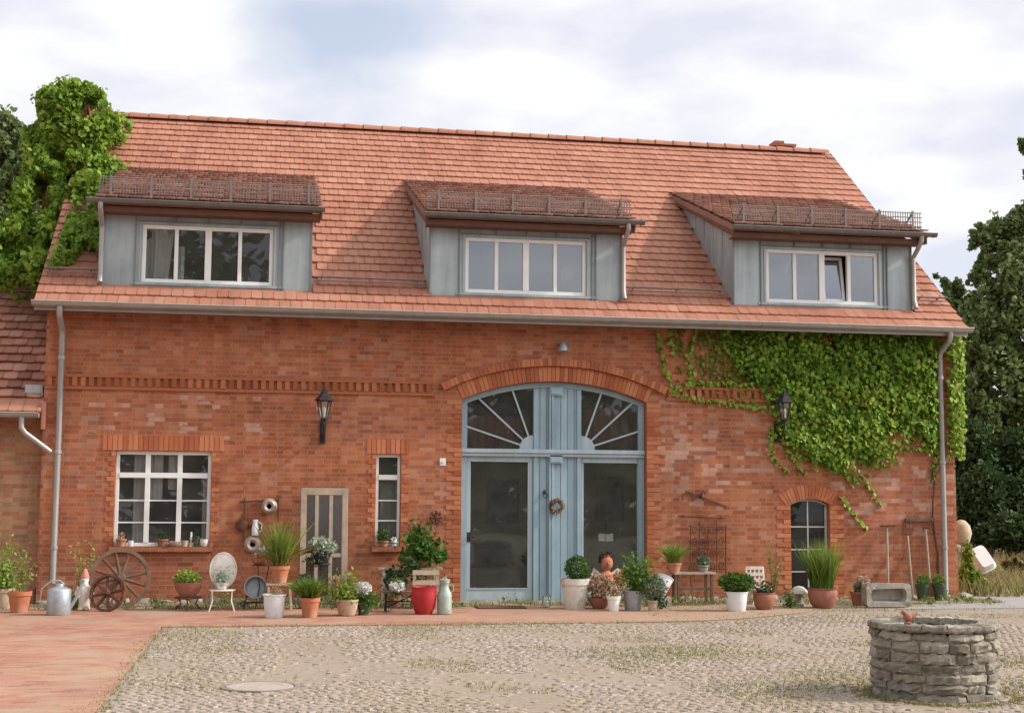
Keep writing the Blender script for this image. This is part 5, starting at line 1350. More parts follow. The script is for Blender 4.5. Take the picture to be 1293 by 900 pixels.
# bucket, stool, grassy pot above
Pl('dry leftovers in a white enamel bucket under the grassy pot', 346, 779, 29, 28, 'bucket', m_enamel, hd=True).bush(346, 749, 10, 6, L_dried, 120, .03, 8)
b = gr(352, 770); r = root('wooden_stool', b, 'small weathered wooden stool behind the white bucket', 'stool'); zt = at(352, 736, b.y).z
m = MB(); m.box((b.x - .19, b.y - .15, zt - .03), (b.x + .19, b.y + .15, zt)); m.build('seat', m_wood, r, bev=.005)
for sx in (-1, 1):
    for sy in (-1, 1): m = MB(); m.bar((b.x + sx * .15, b.y + sy * .11, zt - .03), (b.x + sx * .18, b.y + sy * .14, 0), .035, .035); m.build('leg', m_wood, r)
m = MB(); m.box((b.x - .155, b.y - .11, zt * .4), (b.x + .155, b.y - .08, zt * .4 + .04)); m.build('stretcher', m_wood, r)
Pl('tall yellow-green grass in a terracotta pot on the wooden stool', 353, 736, 24, 21, 'pot', m_terra, Y=b.y, z=zt + .002).grass(62, L_lime, 260, .007, .42, .5).grass(40, L_yel, 80, .007, .8, .8, name='dry_foliage')
b2 = gr(329, 768); r = root('plant_table', b2, 'narrow rusty plant table left of the wooden stool', 'table'); z2 = at(329, 713, b2.y).z
m = MB(); m.lathe([(.14, z2 - .012), (.145, z2 - .006), (.14, z2), (0, z2)], b2, 20); m.build('tabletop', m_rust, r)
for i in range(3): m = MB(); m.tube([b2 + Vector((.11 * math.cos(i * 2.09), .11 * math.sin(i * 2.09), z2 - .01)), b2 + Vector((.05 * math.cos(i * 2.09), .05 * math.sin(i * 2.09), z2 * .5)), b2 + Vector((.15 * math.cos(i * 2.09), .15 * math.sin(i * 2.09), 0))], .009, 6); m.build('leg', m_rust, r)
Pl('pale trailing succulent in a flat terracotta dish on the plant table', 328, 713, 22, 9, 'bowl', m_terra, Y=b2.y, z=z2 + .002).bush(330, 698, 13, 9, L_silver, 320, .04).blooms(326, 702, 6, 4, L_pink, 40, .03)
# wall rack
p0, p1 = at(302, 632, YF), at(351, 690, YF); r = root('wall_rack', ((p0.x + p1.x) / 2, YF, p1.z), 'rusty iron wall rack hung with old kitchen tins', 'rack')
m = MB(); yy = YF - .03
m.bar((p0.x, yy, p0.z - .02), (p1.x, yy, p0.z + .01), .03, .02); m.bar((p0.x + .08, yy - .012, p0.z + .05), (p0.x + .08, yy - .012, p1.z + .1), .025, .016); m.bar((p1.x - .01, yy - .014, p0.z + .08), (p1.x - .01, yy - .014, p0.z - .33), .022, .014)
m.bar((p0.x, yy, p0.z - .40), (p0.x + .36, yy, p0.z - .38), .025, .016)
for i in range(4): m.tube([(p0.x + .08 + .14 * i, yy - .01, p0.z - .02), (p0.x + .08 + .14 * i, yy - .06, p0.z - .05), (p0.x + .08 + .14 * i, yy - .05, p0.z - .10)], .006, 5)
m.build('frame', m_rust, r)
def ring_tin(px_, py_, rad, label):
    c = at(px_, py_, YF - .05); m = MB(); q = Matrix.Rotation(math.radians(90), 3, 'X')
    m.lathe([(rad * .30, .0), (rad * .30, .045), (rad * .42, .06), (rad * .62, .07), (rad * .88, .045), (rad, .0), (rad * .9, -.003), (rad * .7, .05), (rad * .55, .05), (rad * .42, .0), (rad * .30, .0)], c, 22, q)
    o = tag(m.build('cake_mould', plain('stained_tin_%d' % px_, (.40, .32, .27), .5, .3, .3, 16, .3), None, origin=c, smooth=True), label, 'cake mould', 'ring cake moulds on the wall'); o.location.y += .0
ring_tin(340, 639, .125, 'ring-shaped cake mould at the upper right of the rusty rack'); ring_tin(319, 687, .135, 'ring-shaped cake mould hanging lowest, below the white jug')
c = at(322, 676, YF - .07); r = root('enamel_jug', c, 'tall white enamel jug hanging in the middle of the rack', 'jug')
m = MB(); m.lathe([(.05, 0), (.055, .01), (.055, .12), (.038, .2), (.045, .25), (.036, .25), (.03, .2), (0, .19)], c, 16); m.build('body', m_enamel, r, smooth=True)
m = MB(); m.tube([c + Vector((.05, 0, .05)), c + Vector((.1, 0, .08)), c + Vector((.1, 0, .18)), c + Vector((.04, 0, .22))], .008, 6); m.build('handle', m_enamel, r)
c = at(305, 663, YF - .06); r = root('iron_pulley', c, 'dark iron pulley hanging at the left of the rack', 'pulley'); q = Matrix.Rotation(math.radians(90), 3, 'X')
m = MB(); m.lathe([(.02, -.02), (.085, -.025), (.095, -.02), (.075, 0), (.095, .02), (.085, .025), (.02, .02)], c, 18, q); m.build('wheel', m_rust, r, smooth=True)
m = MB(); m.bar(c + Vector((-.0, -.035, -.06)), c + Vector((0, -.035, .17)), .025, .008); m.bar(c + Vector((-.09, -.03, .05)), c + Vector((.05, -.03, -.1)), .02, .01); m.build('strap', m_rust, r)
# old window frame leaning
pa, pb = at(380, 617, 22.25), at(438, 735, 22.1); r = root('old_window_frame', (pa.x * .5 + pb.x * .5, 22.1, 0), 'weathered wooden window frame leaning on the wall with empty lights', 'window frame')
W_ = pb.x - pa.x; H_ = pa.z; q = Matrix.Rotation(math.radians(-5), 3, 'X'); O = Vector(((pa.x + pb.x) / 2, 22.04, 0.02))
def TB(mb, x0, x1, z0, z1, y0=-.03, y1=.03): 
    vs = [O + q @ Vector((x, y, z)) for z in (z0, z1) for x, y in ((x0, y0), (x1, y0), (x1, y1), (x0, y1))]; mb.add(vs, [(3, 2, 1, 0), (4, 5, 6, 7), (0, 1, 5, 4), (1, 2, 6, 5), (2, 3, 7, 6), (3, 0, 4, 7)])
m = MB(); h = W_ / 2
TB(m, -h, -h + .09, 0, H_); TB(m, h - .09, h, 0, H_); TB(m, -h + .09, h - .09, H_ - .11, H_, -.028, .028); TB(m, -h + .09, h - .09, 0, .10, -.028, .028); m.build('frame', m_wood, r, bev=.005)
m = MB(); TB(m, -h + .09, h - .09, .70, .76, -.02, .02)
for f_ in (-.16, .14): TB(m, f_ * W_ - .028, f_ * W_ + .028, .10, H_ - .11, -.024, .022)
m.build('glazing_bar', m_wood, r, bev=.003)
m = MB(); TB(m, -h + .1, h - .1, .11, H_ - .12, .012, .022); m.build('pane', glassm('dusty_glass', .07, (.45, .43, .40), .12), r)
b = gr(405, 768); zt = at(405, 712, b.y).z
r = root('iron_plant_stand', b, 'tall dark iron plant stand before the leaning window frame', 'stand')
m = MB(); m.tube([b + Vector((.13 * math.cos(a), .13 * math.sin(a), zt)) for a in [2 * math.pi * i / 18 for i in range(18)]], .010, 6, closed=True); m.tube([b + Vector((0, 0, zt - .02)), b + Vector((0, 0, .12))], .014, 6)
for i in range(3): m.tube([b + Vector((0, 0, .16)), b + Vector((.10 * math.cos(i * 2.1), .10 * math.sin(i * 2.1), .13)), b + Vector((.19 * math.cos(i * 2.1), .19 * math.sin(i * 2.1), 0))], .010, 6); m.tube([b + Vector((0, 0, zt - .04)), b + Vector((.13 * math.cos(i * 2.1), .13 * math.sin(i * 2.1), zt))], .010, 6)
m.build('frame', m_iron, r)
Pl('silvery trailing plant in a dark bowl on the tall iron stand', 405, 712, 26, 18, 'bowl', m_iron, Y=b.y, z=zt).ball(406, 690, 19, 12, L_silver, 900, .045, .2).bush(400, 702, 18, 14, L_lav, 300, .05, 12, name='trailing_foliage')
Pl('grey-green plant in a round stone pot between stool and grass pot', 385, 768, 22, 26, 'belly', m_stone).ball(386, 733, 13, 9, L_lav, 350, .04, .2)
Pl('arching green grass in a terracotta pot below the window frame', 391, 779, 25, 24, 'pot', m_terra).grass(30, L_fern, 420, .006, .62, .7).grass(30, L_lime, 220, .006, .8, .8, name='pale_foliage')
Pl('mixed green bush with reddish tips in a beige ceramic pot', 438, 777, 27, 20, 'urn', m_beige).bush(436, 742, 22, 20, L_lime, 800, .05, 22).blooms(424, 733, 6, 8, L_pink, 40, .035)
Pl('white hydrangea with dark leaves right of the beige pot', 459, 776, 18, 16, 'pot', m_greenpot).bush(459, 758, 13, 14, L_box, 420, .06, 12).blooms(458, 742, 11, 8, L_white, 480, .035)
# sewing-table-like garden table with plants
b = gr(506, 772); zt = at(506, 746, b.y).z; r = root('iron_table', b, 'low dark iron garden table carrying plants left of the red pot', 'table')
m = MB(); m.box((b.x - .27, b.y - .17, zt - .02), (b.x + .27, b.y + .17, zt)); m.build('tabletop', m_woodd, r)
for sx in (-1, 1):
    m = MB(); X = b.x + sx * .22
    m.tube([(X, b.y - .15, 0), (X, b.y + .02, zt * .5), (X, b.y - .12, zt - .02)], .012, 6); m.tube([(X, b.y + .15, 0), (X, b.y - .02, zt * .5), (X, b.y + .12, zt - .02)], .012, 6); m.build('leg', m_iron, r)
m = MB(); m.bar((b.x - .22, b.y, zt * .5), (b.x + .22, b.y, zt * .5), .016, .016); m.bar((b.x - .22, b.y + .1, .05), (b.x + .22, b.y + .1, zt - .05), .016, .012); m.build('brace', m_iron, r)
tb = b
Pl('white flowering ball plant on the dark iron table', 503, 746, 20, 8, 'bowl', m_iron, Y=tb.y - .08, z=zt + .002).ball(501, 735, 10, 6, L_box, 200, .04, .2).blooms(501, 740, 10, 7, L_white, 520, .035)
b = gr(510, 764); b.y = 21.75; b.x = at(510, 764, 21.75).x; zt2 = at(510, 716, 21.75).z; r = root('wooden_bench', b, 'old wooden bench with a pale top edge under the narrow window', 'bench')
xa, xb = at(476, 716, 21.75).x, at(558, 716, 21.75).x
m = MB(); m.box((xa, 21.62, zt2 - .035), (xb, 21.9, zt2)); m.build('seat', m_wood, r, bev=.004)
for X in (xa + .08, xb - .13): m = MB(); m.box((X, 21.64, 0), (X + .05, 21.88, zt2 - .036)); m.build('leg', m_offw, r, bev=.004)
m = MB(); m.box((xa + .14, 21.72, zt2 - .14), (xb - .14, 21.75, zt2 - .04)); m.build('stretcher', m_wood, r)
Pl('dark green leafy plant under the wooden bench', 497, 766, 18, 14, 'pot', m_terra2, Y=21.5, z=0).bush(500, 732, 17, 16, L_hedge, 500, .07, 14)
Pl('big round-headed bay shrub in a pot on the wooden bench', 532, 716, 26, 8, 'bowl', m_terra, Y=21.75, z=zt2 + .001).bush(534, 684, 26, 27, L_box, 1500, .085, 26, asp=.45).ball(520, 704, 16, 12, L_box, 260, .08, .2, name='low_foliage').ball(556, 702, 9, 8, L_box, 160, .07, .2, name='side_foliage')
b = gr(536, 765); b = Vector((at(536, 765, 21.1).x, 21.1, 0)); zt3 = at(536, 719, 21.1).z
r = root('wooden_crate', b, 'pale wooden crate stand behind the red pot', 'crate'); m = MB()
for sx in (-1, 1):
    for sy in (-1, 1): m.box((b.x + sx * .17 - .022, b.y + sy * .13 - .022, 0), (b.x + sx * .17 + .022, b.y + sy * .13 + .022, zt3))
m.build('post', m_wood, r)
m = MB()
for i in range(3):
    z = zt3 * (.42 + .26 * i); m.box((b.x - .20, b.y - .158, z - .035), (b.x + .20, b.y - .152 + .012, z + .035))
m.build('slat', m_beige, r); m = MB(); m.box((b.x - .2, b.y - .14, zt3 * .33), (b.x + .2, b.y + .14, zt3 * .33 + .02)); m.build('shelf', m_wood, r)
r_ = Pl('broad dark-leaved plant growing in the pale wooden crate', 533, 738, 24, 12, 'pot', m_terra, Y=21.1, z=zt3 * .33 + .022).bush(515, 708, 10, 9, L_hedge, 200, .07, 8)
b = gr(535, 775); r = root('red_pot', b, 'shiny red glazed pot left of the blue door', 'bucket'); k = b.y / FPX
vessel('body', r, b, 16.5 * k, 34 * k, 'belly', m_red, 28)
b = gr(561, 775); r = root('milk_can', b, 'grey-green old milk can between red pot and blue door', 'milk can'); k = b.y / FPX
m = MB(); m.lathe([(.09, 0), (.103, .01), (.105, .25), (.098, .29), (.06, .37), (.055, .42), (.075, .45), (.07, .46), (0, .465)], b, 22); m.build('body', m_mint, r, smooth=True)
m = MB(); m.lathe([(.072, .46), (.078, .465), (.078, .485), (.03, .50), (.0, .50)], b, 18); m.tube([b + Vector((-.03, 0, .5)), b + Vector((0, 0, .53)), b + Vector((.03, 0, .5))], .006, 6); m.build('lid', m_mint, r, smooth=True)
for sx in (-1, 1): m = MB(); m.tube([b + Vector((sx * .09, 0, .30)), b + Vector((sx * .13, 0, .34)), b + Vector((sx * .12, 0, .41)), b + Vector((sx * .06, 0, .41))], .008, 6); m.build('handle', m_mint, r)
c = at(551, 653, YF - .03); r = root('rusty_rosette', c, 'round rusty iron rosette on the wall above the bay shrub', 'ornament'); q = Matrix.Rotation(math.radians(90), 3, 'X')
m = MB(); m.lathe([(0, .04), (.03, .035), (.04, .02), (.04, .0)], c, 12, q)
for i in range(8): a = i * math.pi / 4; m.tube([c + Vector((.035 * math.cos(a), -.01, .035 * math.sin(a))), c + Vector((.09 * math.cos(a), -.02, .09 * math.sin(a))), c + Vector((.115 * math.cos(a + .25), -.01, .115 * math.sin(a + .25)))], [.02, .022, .008], 6)
m.build('petals', m_rust, r)
c = at(559, 583, YF); m = MB(); m.box((c.x - .05, YF - .012, c.z - .06), (c.x + .05, YF - .001, c.z + .06)); m.tube([(c.x, YF - .012, c.z), (c.x, YF - .03, c.z)], .02, 10)
tag(m.build('bell_plate', m_enamel, None, origin=(c.x, YF, c.z), bev=.003), 'small white bell plate on the brick left of the blue door', 'bell')
# wreath and knocker
c = at(702, 639, YF + .10); r = root('door_wreath', c, 'brown dried wreath on the middle of the blue gate', 'wreath'); yw = YF + .085
m = MB(); m.tube([(c.x + .095 * math.cos(a), yw, c.z + .095 * math.sin(a)) for a in [2 * math.pi * i / 24 for i in range(24)]], .026, 8, closed=True); m.build('ring', m_woodd, r)
A = NR.uniform(0, 6.283, 420); leaves('dried_leaves', np.stack([c.x + .097 * np.cos(A) + NR.normal(0, .018, 420), yw - .015 + NR.normal(0, .016, 420), c.z + .097 * np.sin(A) + NR.normal(0, .018, 420)], 1), .035, leafm('dried_wreath_leaf', [(.14, .075, .04), (.26, .14, .07), (.33, .22, .14)], .1), r)
c = at(688, 621, YF + .12); m = MB(); m.lathe([(.035, 0), (.032, .012), (.015, .02), (.015, .03)], (c.x, gy - .02, c.z), 14, Matrix.Rotation(math.radians(90), 3, 'X')); m.tube([(c.x + .035 * math.cos(a), gy - .052, c.z - .05 + .045 * math.sin(a)) for a in [2 * math.pi * i / 16 for i in range(16)]], .008, 6, closed=True)
tag(m.build('door_knocker', m_iron, None, origin=(c.x, gy, c.z)), 'black round door knocker just above the wreath', 'door knocker')
# right of the door
b = gr(690, 766); r = root('glass_lantern', b, 'small clear glass candle jar at the foot of the gate', 'candle jar')
m = MB(); m.lathe([(.06, 0), (.07, .01), (.072, .13), (.055, .16), (.058, .18), (.052, .18), (.05, .16), (.066, .13), (.064, .012), (0, .012)], b, 20); m.build('jar', m_lampglass, r, smooth=True)
m = MB(); m.lathe([(.032, .013), (.032, .09), (.028, .095), (0, .093)], b, 14); m.build('candle', m_white, r)
Pl('clipped box ball in a flaking white pot against the blue gate', 726, 768, 38, 38, 'pot', m_offw).ball(729, 717, 16, 16, L_box, 1800, .032, .72)
b = Vector((at(766, 765, 21.5).x, 21.5, 0)); k = b.y / FPX
r = root('garden_angel', b, 'terracotta garden angel with dark hair and cream wings in front of the right pane', 'statue')
m = MB(); H1 = at(766, 722, 21.5).z
m.lathe([(.20, 0), (.19, .08), (.15, H1 * .5), (.11, H1 * .82), (.12, H1 * .92), (.07, H1), (.04, H1 + .02), (.038, H1 + .05)], b, 20)
for sx in (-1, 1): m.tube([b + Vector((sx * .11, 0, H1 * .93)), b + Vector((sx * .16, -.04, H1 * .75)), b + Vector((sx * .03, -.14, H1 * .68))], [.045, .04, .03], 8)
hc = b + Vector((0, -.01, H1 + .15)); m.ell(hc, (.095, .10, .125), 18, 12); m.ell(hc + Vector((0, -.10, -.01)), (.018, .022, .028), 8, 6)
for sx in (-1, 1): m.ell(hc + Vector((sx * .038, -.088, .02)), (.014, .008, .009), 8, 6)
m.build('body', m_terra, r, smooth=True)
A_ = inball(420, (hc.x, hc.y + .03, hc.z + .055), (.125, .12, .115), .6); A_ = A_[(A_[:, 1] > hc.y - .055) | (A_[:, 2] > hc.z + .085)]; leaves('hair', A_, .05, leafm('dark_hair', [(.035, .022, .015), (.07, .045, .03)], .05), r, asp=.35)
for sx in (-1, 1):
    m = MB(); P = [(sx * .07, H1 * .95), (sx * .20, H1 + .07), (sx * .23, H1 - .06), (sx * .20, H1 - .26), (sx * .10, H1 - .2)]; m.poly_extrude([(b.x + x, z) for x, z in P], 'y', b.y + .05, b.y + .08); m.build('wing', m_offw, r, bev=.012)
Pl('dried pink hydrangea heaped round the terracotta angel', 757, 768, 30, 14, 'bowl', m_terra2).ball(757, 738, 17, 15, L_dried, 900, .05, .25).ball(783, 733, 10, 14, leafm('ochre_blossom', [(.40, .26, .09), (.52, .36, .14)], .2), 350, .045, .25, name='ochre_blossom')
Pl('dry straw-coloured plant in a small plain white pot', 775, 771, 18, 19, 'pot', m_white).bush(776, 745, 12, 10, L_dried, 300, .035, 14)
Pl('tall fresh green fern in a grey zinc bucket', 799, 770, 27, 25, 'bucket', m_galv, hd=True).bush(806, 722, 22, 24, L_fern, 900, .055, 24).stalks([(800, 697), (796, 703), (806, 705), (812, 712)], L_fern, 20, .05, name='upper_foliage')
Pl('dark grey-green lavender bush in a small beige pot', 824, 771, 15, 14, 'pot', m_beige).ball(826, 742, 17, 17, L_lav, 900, .035, .2).bush(840, 756, 10, 12, L_hedge, 220, .05, 8, name='low_foliage')
b = gr(842, 766); r = root('enamel_bucket', b, 'white enamel bucket hanging tipped behind the lavender', 'bucket'); q = Matrix.Rotation(math.radians(28), 3, 'Y') @ Matrix.Rotation(math.radians(-12), 3, 'X'); c = Vector((b.x - .06, b.y + .2, at(842, 748, b.y + .2).z))
vessel('body', r, c, .13, .27, 'bucket', m_enamel, 22, q, soil=False)
m = MB(); m.box((b.x - .17, b.y + .05, 0), (b.x + .09, b.y + .33, c.z - .06)); m.build('block', m_stone, r, bev=.01)
bb = Vector((at(868, 765, 21.6).x, 21.6, 0)); zt = at(868, 722, 21.6).z; r = root('grey_bench', bb, 'weathered grey bench on thin legs right of the blue gate', 'bench')
xa, xb = at(848, 722, 21.6).x, at(900, 722, 21.6).x; m = MB()
for i in range(4): m.box((xa, 21.42 + i * .09, zt - .03), (xb, 21.42 + i * .09 + .075, zt))
m.build('seat', m_wood, r, bev=.003)
for X in (xa + .05, xb - .09):
    for Y_ in (21.44, 21.72): m = MB(); m.box((X, Y_, 0), (X + .04, Y_ + .04, zt - .031)); m.build('leg', m_woodd, r)
m = MB(); m.box((xa + .05, 21.45, zt * .45), (xb - .05, 21.47, zt * .45 + .04)); m.build('stretcher', m_woodd, r)
Pl('yellow-green spider plant in a terracotta pot on the grey bench', 851, 722, 20, 12, 'pot', m_terra, Y=21.58, z=zt + .001).grass(30, L_lime, 260, .006, .6, .7)
Pl('small grey-leaved pot plant at the right end of the grey bench', 888, 722, 15, 9, 'pot', m_stone, Y=21.58, z=zt + .001).ball(888, 708, 9, 7, L_lav, 200, .04, .2)
# iron trellis, wall tools
p0, p1 = at(872, 662, 22.3), at(917, 722, 22.3); r = root('iron_trellis', ((p0.x + p1.x) / 2, 22.3, p1.z), 'rusty wrought-iron scrollwork panel against the wall above the grey bench', 'trellis'); m = MB()
for i in range(5):
    X = p0.x + (p1.x - p0.x) * i / 4; m.tube([(X, 22.32, p1.z), (X + .01, 22.33, p0.z + (.04 if i % 2 else 0))], .011, 6)
    if i < 4:
        for j in range(4):
            cx, cz, rr = X + (p1.x - p0.x) / 8, p1.z + (p0.z - p1.z) * (j + .5) / 4, .055; f_ = 1 if (i + j) % 2 else -1
            m.tube([(cx + f_ * rr * (1 - u * .7) * math.cos(u * 8), 22.32, cz + rr * 1.3 * (1 - u * .6) * math.sin(u * 8)) for u in [q_ / 14 for q_ in range(15)]], .010, 5)
for z in (p0.z - .03, p1.z + .05, (p0.z + p1.z) / 2): m.tube([(p0.x - .03, 22.325, z), (p1.x + .03, 22.325, z)], .011, 6)
m.build('scrollwork', m_rust, r)
m = MB()
for X in (p0.x, p1.x): m.tube([(X, 22.32, p1.z), (X, 22.28, p1.z * .5), (X, 22.2, 0)], .012, 6)
m.build('foot', m_rust, r)
pa, pb = at(866, 621, YF - .05), at(917, 640, YF - .05); r = root('old_scythe', pa.lerp(pb, .5), 'rusty slanting iron bar with a hook high on the wall', 'tool')
m = MB(); m.bar(pa, pb, .045, .02); m.build('blade', m_rust, r)
m = MB(); c = pa.lerp(pb, .38); m.tube([c + Vector((0, -.02, .0)), c + Vector((.0, -.03, .07)), c + Vector((.03, -.03, .11)), c + Vector((.07, -.02, .08))], .02, 8); m.tube([c + Vector((-.02, .04, .04)), c + Vector((-.02, -.03, .04))], .02, 8); m.build('hook', m_rust, r)
m = MB(); m.tube([pa + Vector((.03, .05, 0)), pa + Vector((.03, -.02, 0)), pa + Vector((-.05, -.03, -.05)), pa + Vector((-.07, -.03, -.13))], .014, 6); m.build('bracket', m_rust, r)
pa, pb = at(856, 651, YF - .03), at(916, 654, YF - .03); r = root('iron_rail', pa.lerp(pb, .5), 'thin rusty rail on the wall just below the slanting bar', 'rail')
m = MB(); m.tube([pa, pb], .011, 6); m.build('bar', m_rust, r); m = MB()
for u in (.1, .5, .9): c = pa.lerp(pb, u); m.tube([c + Vector((0, .03, 0)), c + Vector((0, -.03, 0)), c + Vector((0, -.04, .03))], .008, 5)
m.build('peg', m_rust, r)
Pl('broad green mound plant in a white bucket right of the bench', 930, 771, 31, 25, 'bucket', m_enamel, hd=True).ball(930, 735, 26, 13, L_box, 1700, .04, .4, dep=.7)
b, zs = chair('small white slatted child chair right of the mound plant', 958, 762, 26, 742, 716, m_offw)
Pl('shaggy brown-green plant in a dull brown clay pot', 965, 769, 30, 22, 'belly', m_terra2).bush(966, 744, 14, 8, L_hedge, 260, .045, 12)
Pl('tall thin yellow-green weed against bare brick left of arched window', 977, 764, Y=22.1, z=0, name='tall_weed', cat='plant', group=None).stalks([(968, 688), (974, 680), (980, 690), (985, 700), (972, 702), (978, 715), (988, 718)], leafm('weed_leaf', [(.16, .20, .05), (.24, .26, .08)], .35), 16, .055)
b = gr(1009, 765); b = Vector((b.x, b.y, 0)); r = root('stone_lantern', b, 'little whitish stone mushroom lantern under the arched window', 'garden lantern'); 
m = MB(); m.lathe([(.10, 0), (.095, .03), (.06, .06), (.055, .16), (.07, .18)], b, 16); m.build('foot', m_stone, r, smooth=True); m = MB(); m.lathe([(.07, .18), (.14, .20), (.125, .25), (.07, .30), (0, .315)], b, 18); m.build('cap', m_offw, r, smooth=True)
Pl('tall bamboo-like green grass in a wide terracotta planter', 1039, 767, 40, 26, 'belly', m_terra2).grass(70, L_lime, 300, .006, .33, .45).grass(62, L_fern, 300, .006, .38, .5, name='dark_foliage')
Pl('low green plant at the foot of the wall beside the stone lantern', 998, 767, name='low_plant', cat='plant', group=None).bush(996, 756, 10, 8, L_fern, 200, .045, 8)
Pl('faded pink flowers in a clay pot left of the stone trough', 1084, 764, 22, 18, 'pot', m_terra2).bush(1088, 738, 12, 10, L_lav, 200, .05, 10).blooms(1090, 732, 8, 7, leafm('faded_pink_petal', [(.50, .30, .22), (.58, .38, .30)], .2), 90, .04)
# stone trough on edge
pa, pb = gr(1096, 767), gr(1151, 767); Y = pa.y; zt = at(1122, 737, Y).z; xa, xb = at(1095, 765, Y).x, at(1151, 765, Y).x
r = root('stone_trough', ((xa + xb) / 2, Y, 0), 'oblong grey stone trough tipped on its side, hollow facing the yard', 'trough'); m = MB()
def rrect(x0, x1, z0, z1, rad, n=5):
    P = []
    for cx, cz, a0 in ((x1 - rad, z1 - rad, 0), (x0 + rad, z1 - rad, 90), (x0 + rad, z0 + rad, 180), (x1 - rad, z0 + rad, 270)):
        for k in range(n + 1): a = math.radians(a0 + 90 * k / n); P.append((cx + rad * math.cos(a), cz + rad * math.sin(a)))
    return P
z0 = .012
o1, i1, i2 = rrect(xa, xb, z0, zt, .05), rrect(xa + .075, xb - .075, z0 + .07, zt - .07, .07), rrect(xa + .10, xb - .10, z0 + .09, zt - .09, .06); n = len(o1)
vs = [(x, Y + .19, z) for x, z in o1] + [(x, Y - .0, z) for x, z in o1] + [(x, Y - .0, z) for x, z in i1] + [(x, Y + .14, z) for x, z in i2]
F = [tuple(range(n))]
for lv in range(3):
    for k_ in range(n): F.append((lv * n + k_, lv * n + (k_ + 1) % n, (lv + 1) * n + (k_ + 1) % n, (lv + 1) * n + k_))
F.append(tuple(3 * n + k_ for k_ in range(n))); m.add(vs, F); m.build('body', m_stone, r, jit=.003)
for px_, lab in ((1165, 'dark green glazed pot of clipped grass beside the stone trough'), (1186, 'dark green glazed pot of clipped grass in front of the right downpipe')):
    Pl(lab, px_, 758, 19, 22, 'pot', m_greenpot, group='dark green glazed pots').ball(px_, 732, 9.5, 8, L_fern, 420, .03, .3)
# garden tools leaning on the wall
def tool(name, label, xt, yt, xb_, yb_, kind):
    a, b = at(xb_, 757, YF - .28), at(xt, yt, YF - .04); b0 = Vector((a.x, YF - .28, 0)); r = root(name, b0, label, 'garden tool', 'garden tools leaning on the right part of the wall')
    m = MB(); m.tube([b0 + Vector((0, 0, .02)), b], .017, 8); m.build('handle', m_wood, r)
    m = MB(); d = (b - b0).normalized()
    if kind == 'rake':
        m.bar(b + Vector((-.13, -.02, 0)), b + Vector((.13, -.02, .01)), .025, .018)
        for i in range(8): X = -.12 + .034 * i; m.tube([b + Vector((X, -.02, 0)), b + Vector((X, -.09, .01)), b + Vector((X, -.11, -.02))], .006, 4)
    elif kind == 'fork':
        for X in (-.08, -.03, .03, .08): m.tube([b, b + Vector((X, -.01, .04)), b + Vector((X, -.02, .20))], .007, 5)
    elif kind == 'hoe': m.tube([b, b + Vector((0, -.06, .03))], .012, 6); m.obox(b + Vector((0, -.09, -.0)), (.16, .01, .10))
    else: m.tube([b + Vector((-.06, -.01, .02)), b + Vector((.06, -.01, .02))], .015, 6); m.obox(b0 + Vector((0, -.01, .16)), (.17, .015, .27))
    m.build('head', m_rust, r)
tool('rake', 'wooden-handled rake leaning on the wall, head up, left of the other tools', 1120, 664, 1122, 765, 'rake')
tool('fork', 'garden fork leaning on the wall between rake and spade', 1146, 676, 1153, 765, 'fork')
tool('spade', 'spade with its blade on the ground behind the dark green pots', 1169, 668, 1176, 765, 'spade')
pa, pb = at(1143, 656, YF - .05), at(1180, 656, YF - .05); r = root('yoke', pa.lerp(pb, .5), 'short dark red-brown wooden bar fixed on the wall above the spade', 'wooden bar')
m = MB(); m.bar(pa, pb, .06, .05); m.build('bar', m_woodd, r, bev=.006); m = MB()
for u in (.12, .88): c = pa.lerp(pb, u); m.tube([c + Vector((0, .05, 0)), c + Vector((0, -.03, 0)), c + Vector((0, -.04, -.06)), c + Vector((0, -.02, -.09))], .009, 5)
m.build('hook', m_rust, r)
# beyond the right corner
Yc = 25.5; c = at(1218, 690, Yc); cz = at(1214, 672, Yc)
r = root('folded_parasol', (c.x, Yc, 0), 'folded beige parasol standing behind the right corner of the house', 'parasol'); m = MB(); m.tube([(cz.x, Yc, 0), (cz.x, Yc, cz.z + .25)], .02, 8); m.lathe([(.25, 0), (.24, .05), (.03, .08)], (cz.x, Yc, 0), 16); m.build('pole', m_wood, r)
m = MB(); m.lathe([(.05, -.24), (.15, -.19), (.20, -.02), (.17, .13), (.08, .23), (0, .25)], (cz.x, Yc, cz.z), 9); m.build('canopy', m_beige, r, smooth=True)
Yt = 25.2; c = at(1240, 706, Yt); k = Yt / FPX
r = root('enamel_tub', (c.x, Yt, 0), 'bright white enamel tub tipped on end in the weeds beyond the right corner', 'tub')
q = Matrix.Rotation(math.radians(-24), 3, 'Y') @ Matrix.Rotation(math.radians(64), 3, 'X'); m = MB()
oa = [(x, y) for x, y in rrect(-.18, .18, -.25, .25, .08)]; vs = []; n = len(oa)
for f_, d in ((.74, -.13), (.95, -.02), (1.0, 0), (1.05, .0), (1.05, .012), (.96, .012), (.90, -.02), (.70, -.11)): vs += [c + q @ Vector((x * f_, y * f_, -d)) for x, y in oa]
m.add(vs, [tuple(range(n))] + [(i_ * n + k_, i_ * n + (k_ + 1) % n, (i_ + 1) * n + (k_ + 1) % n, (i_ + 1) * n + k_) for i_ in range(7) for k_ in range(n)] + [tuple(7 * n + k_ for k_ in range(n))])
m.build('body', plain('bright_white_enamel', (.82, .82, .80), .35, 0, .03, 4, .03, .5), r, smooth=True)
for sx in (-1, 1): m = MB(); m.bar((c.x + sx * .15, Yt + .12, 0), (c.x + sx * .12, Yt + .16, c.z - .05), .06, .06); m.build('leg', m_woodd, r)
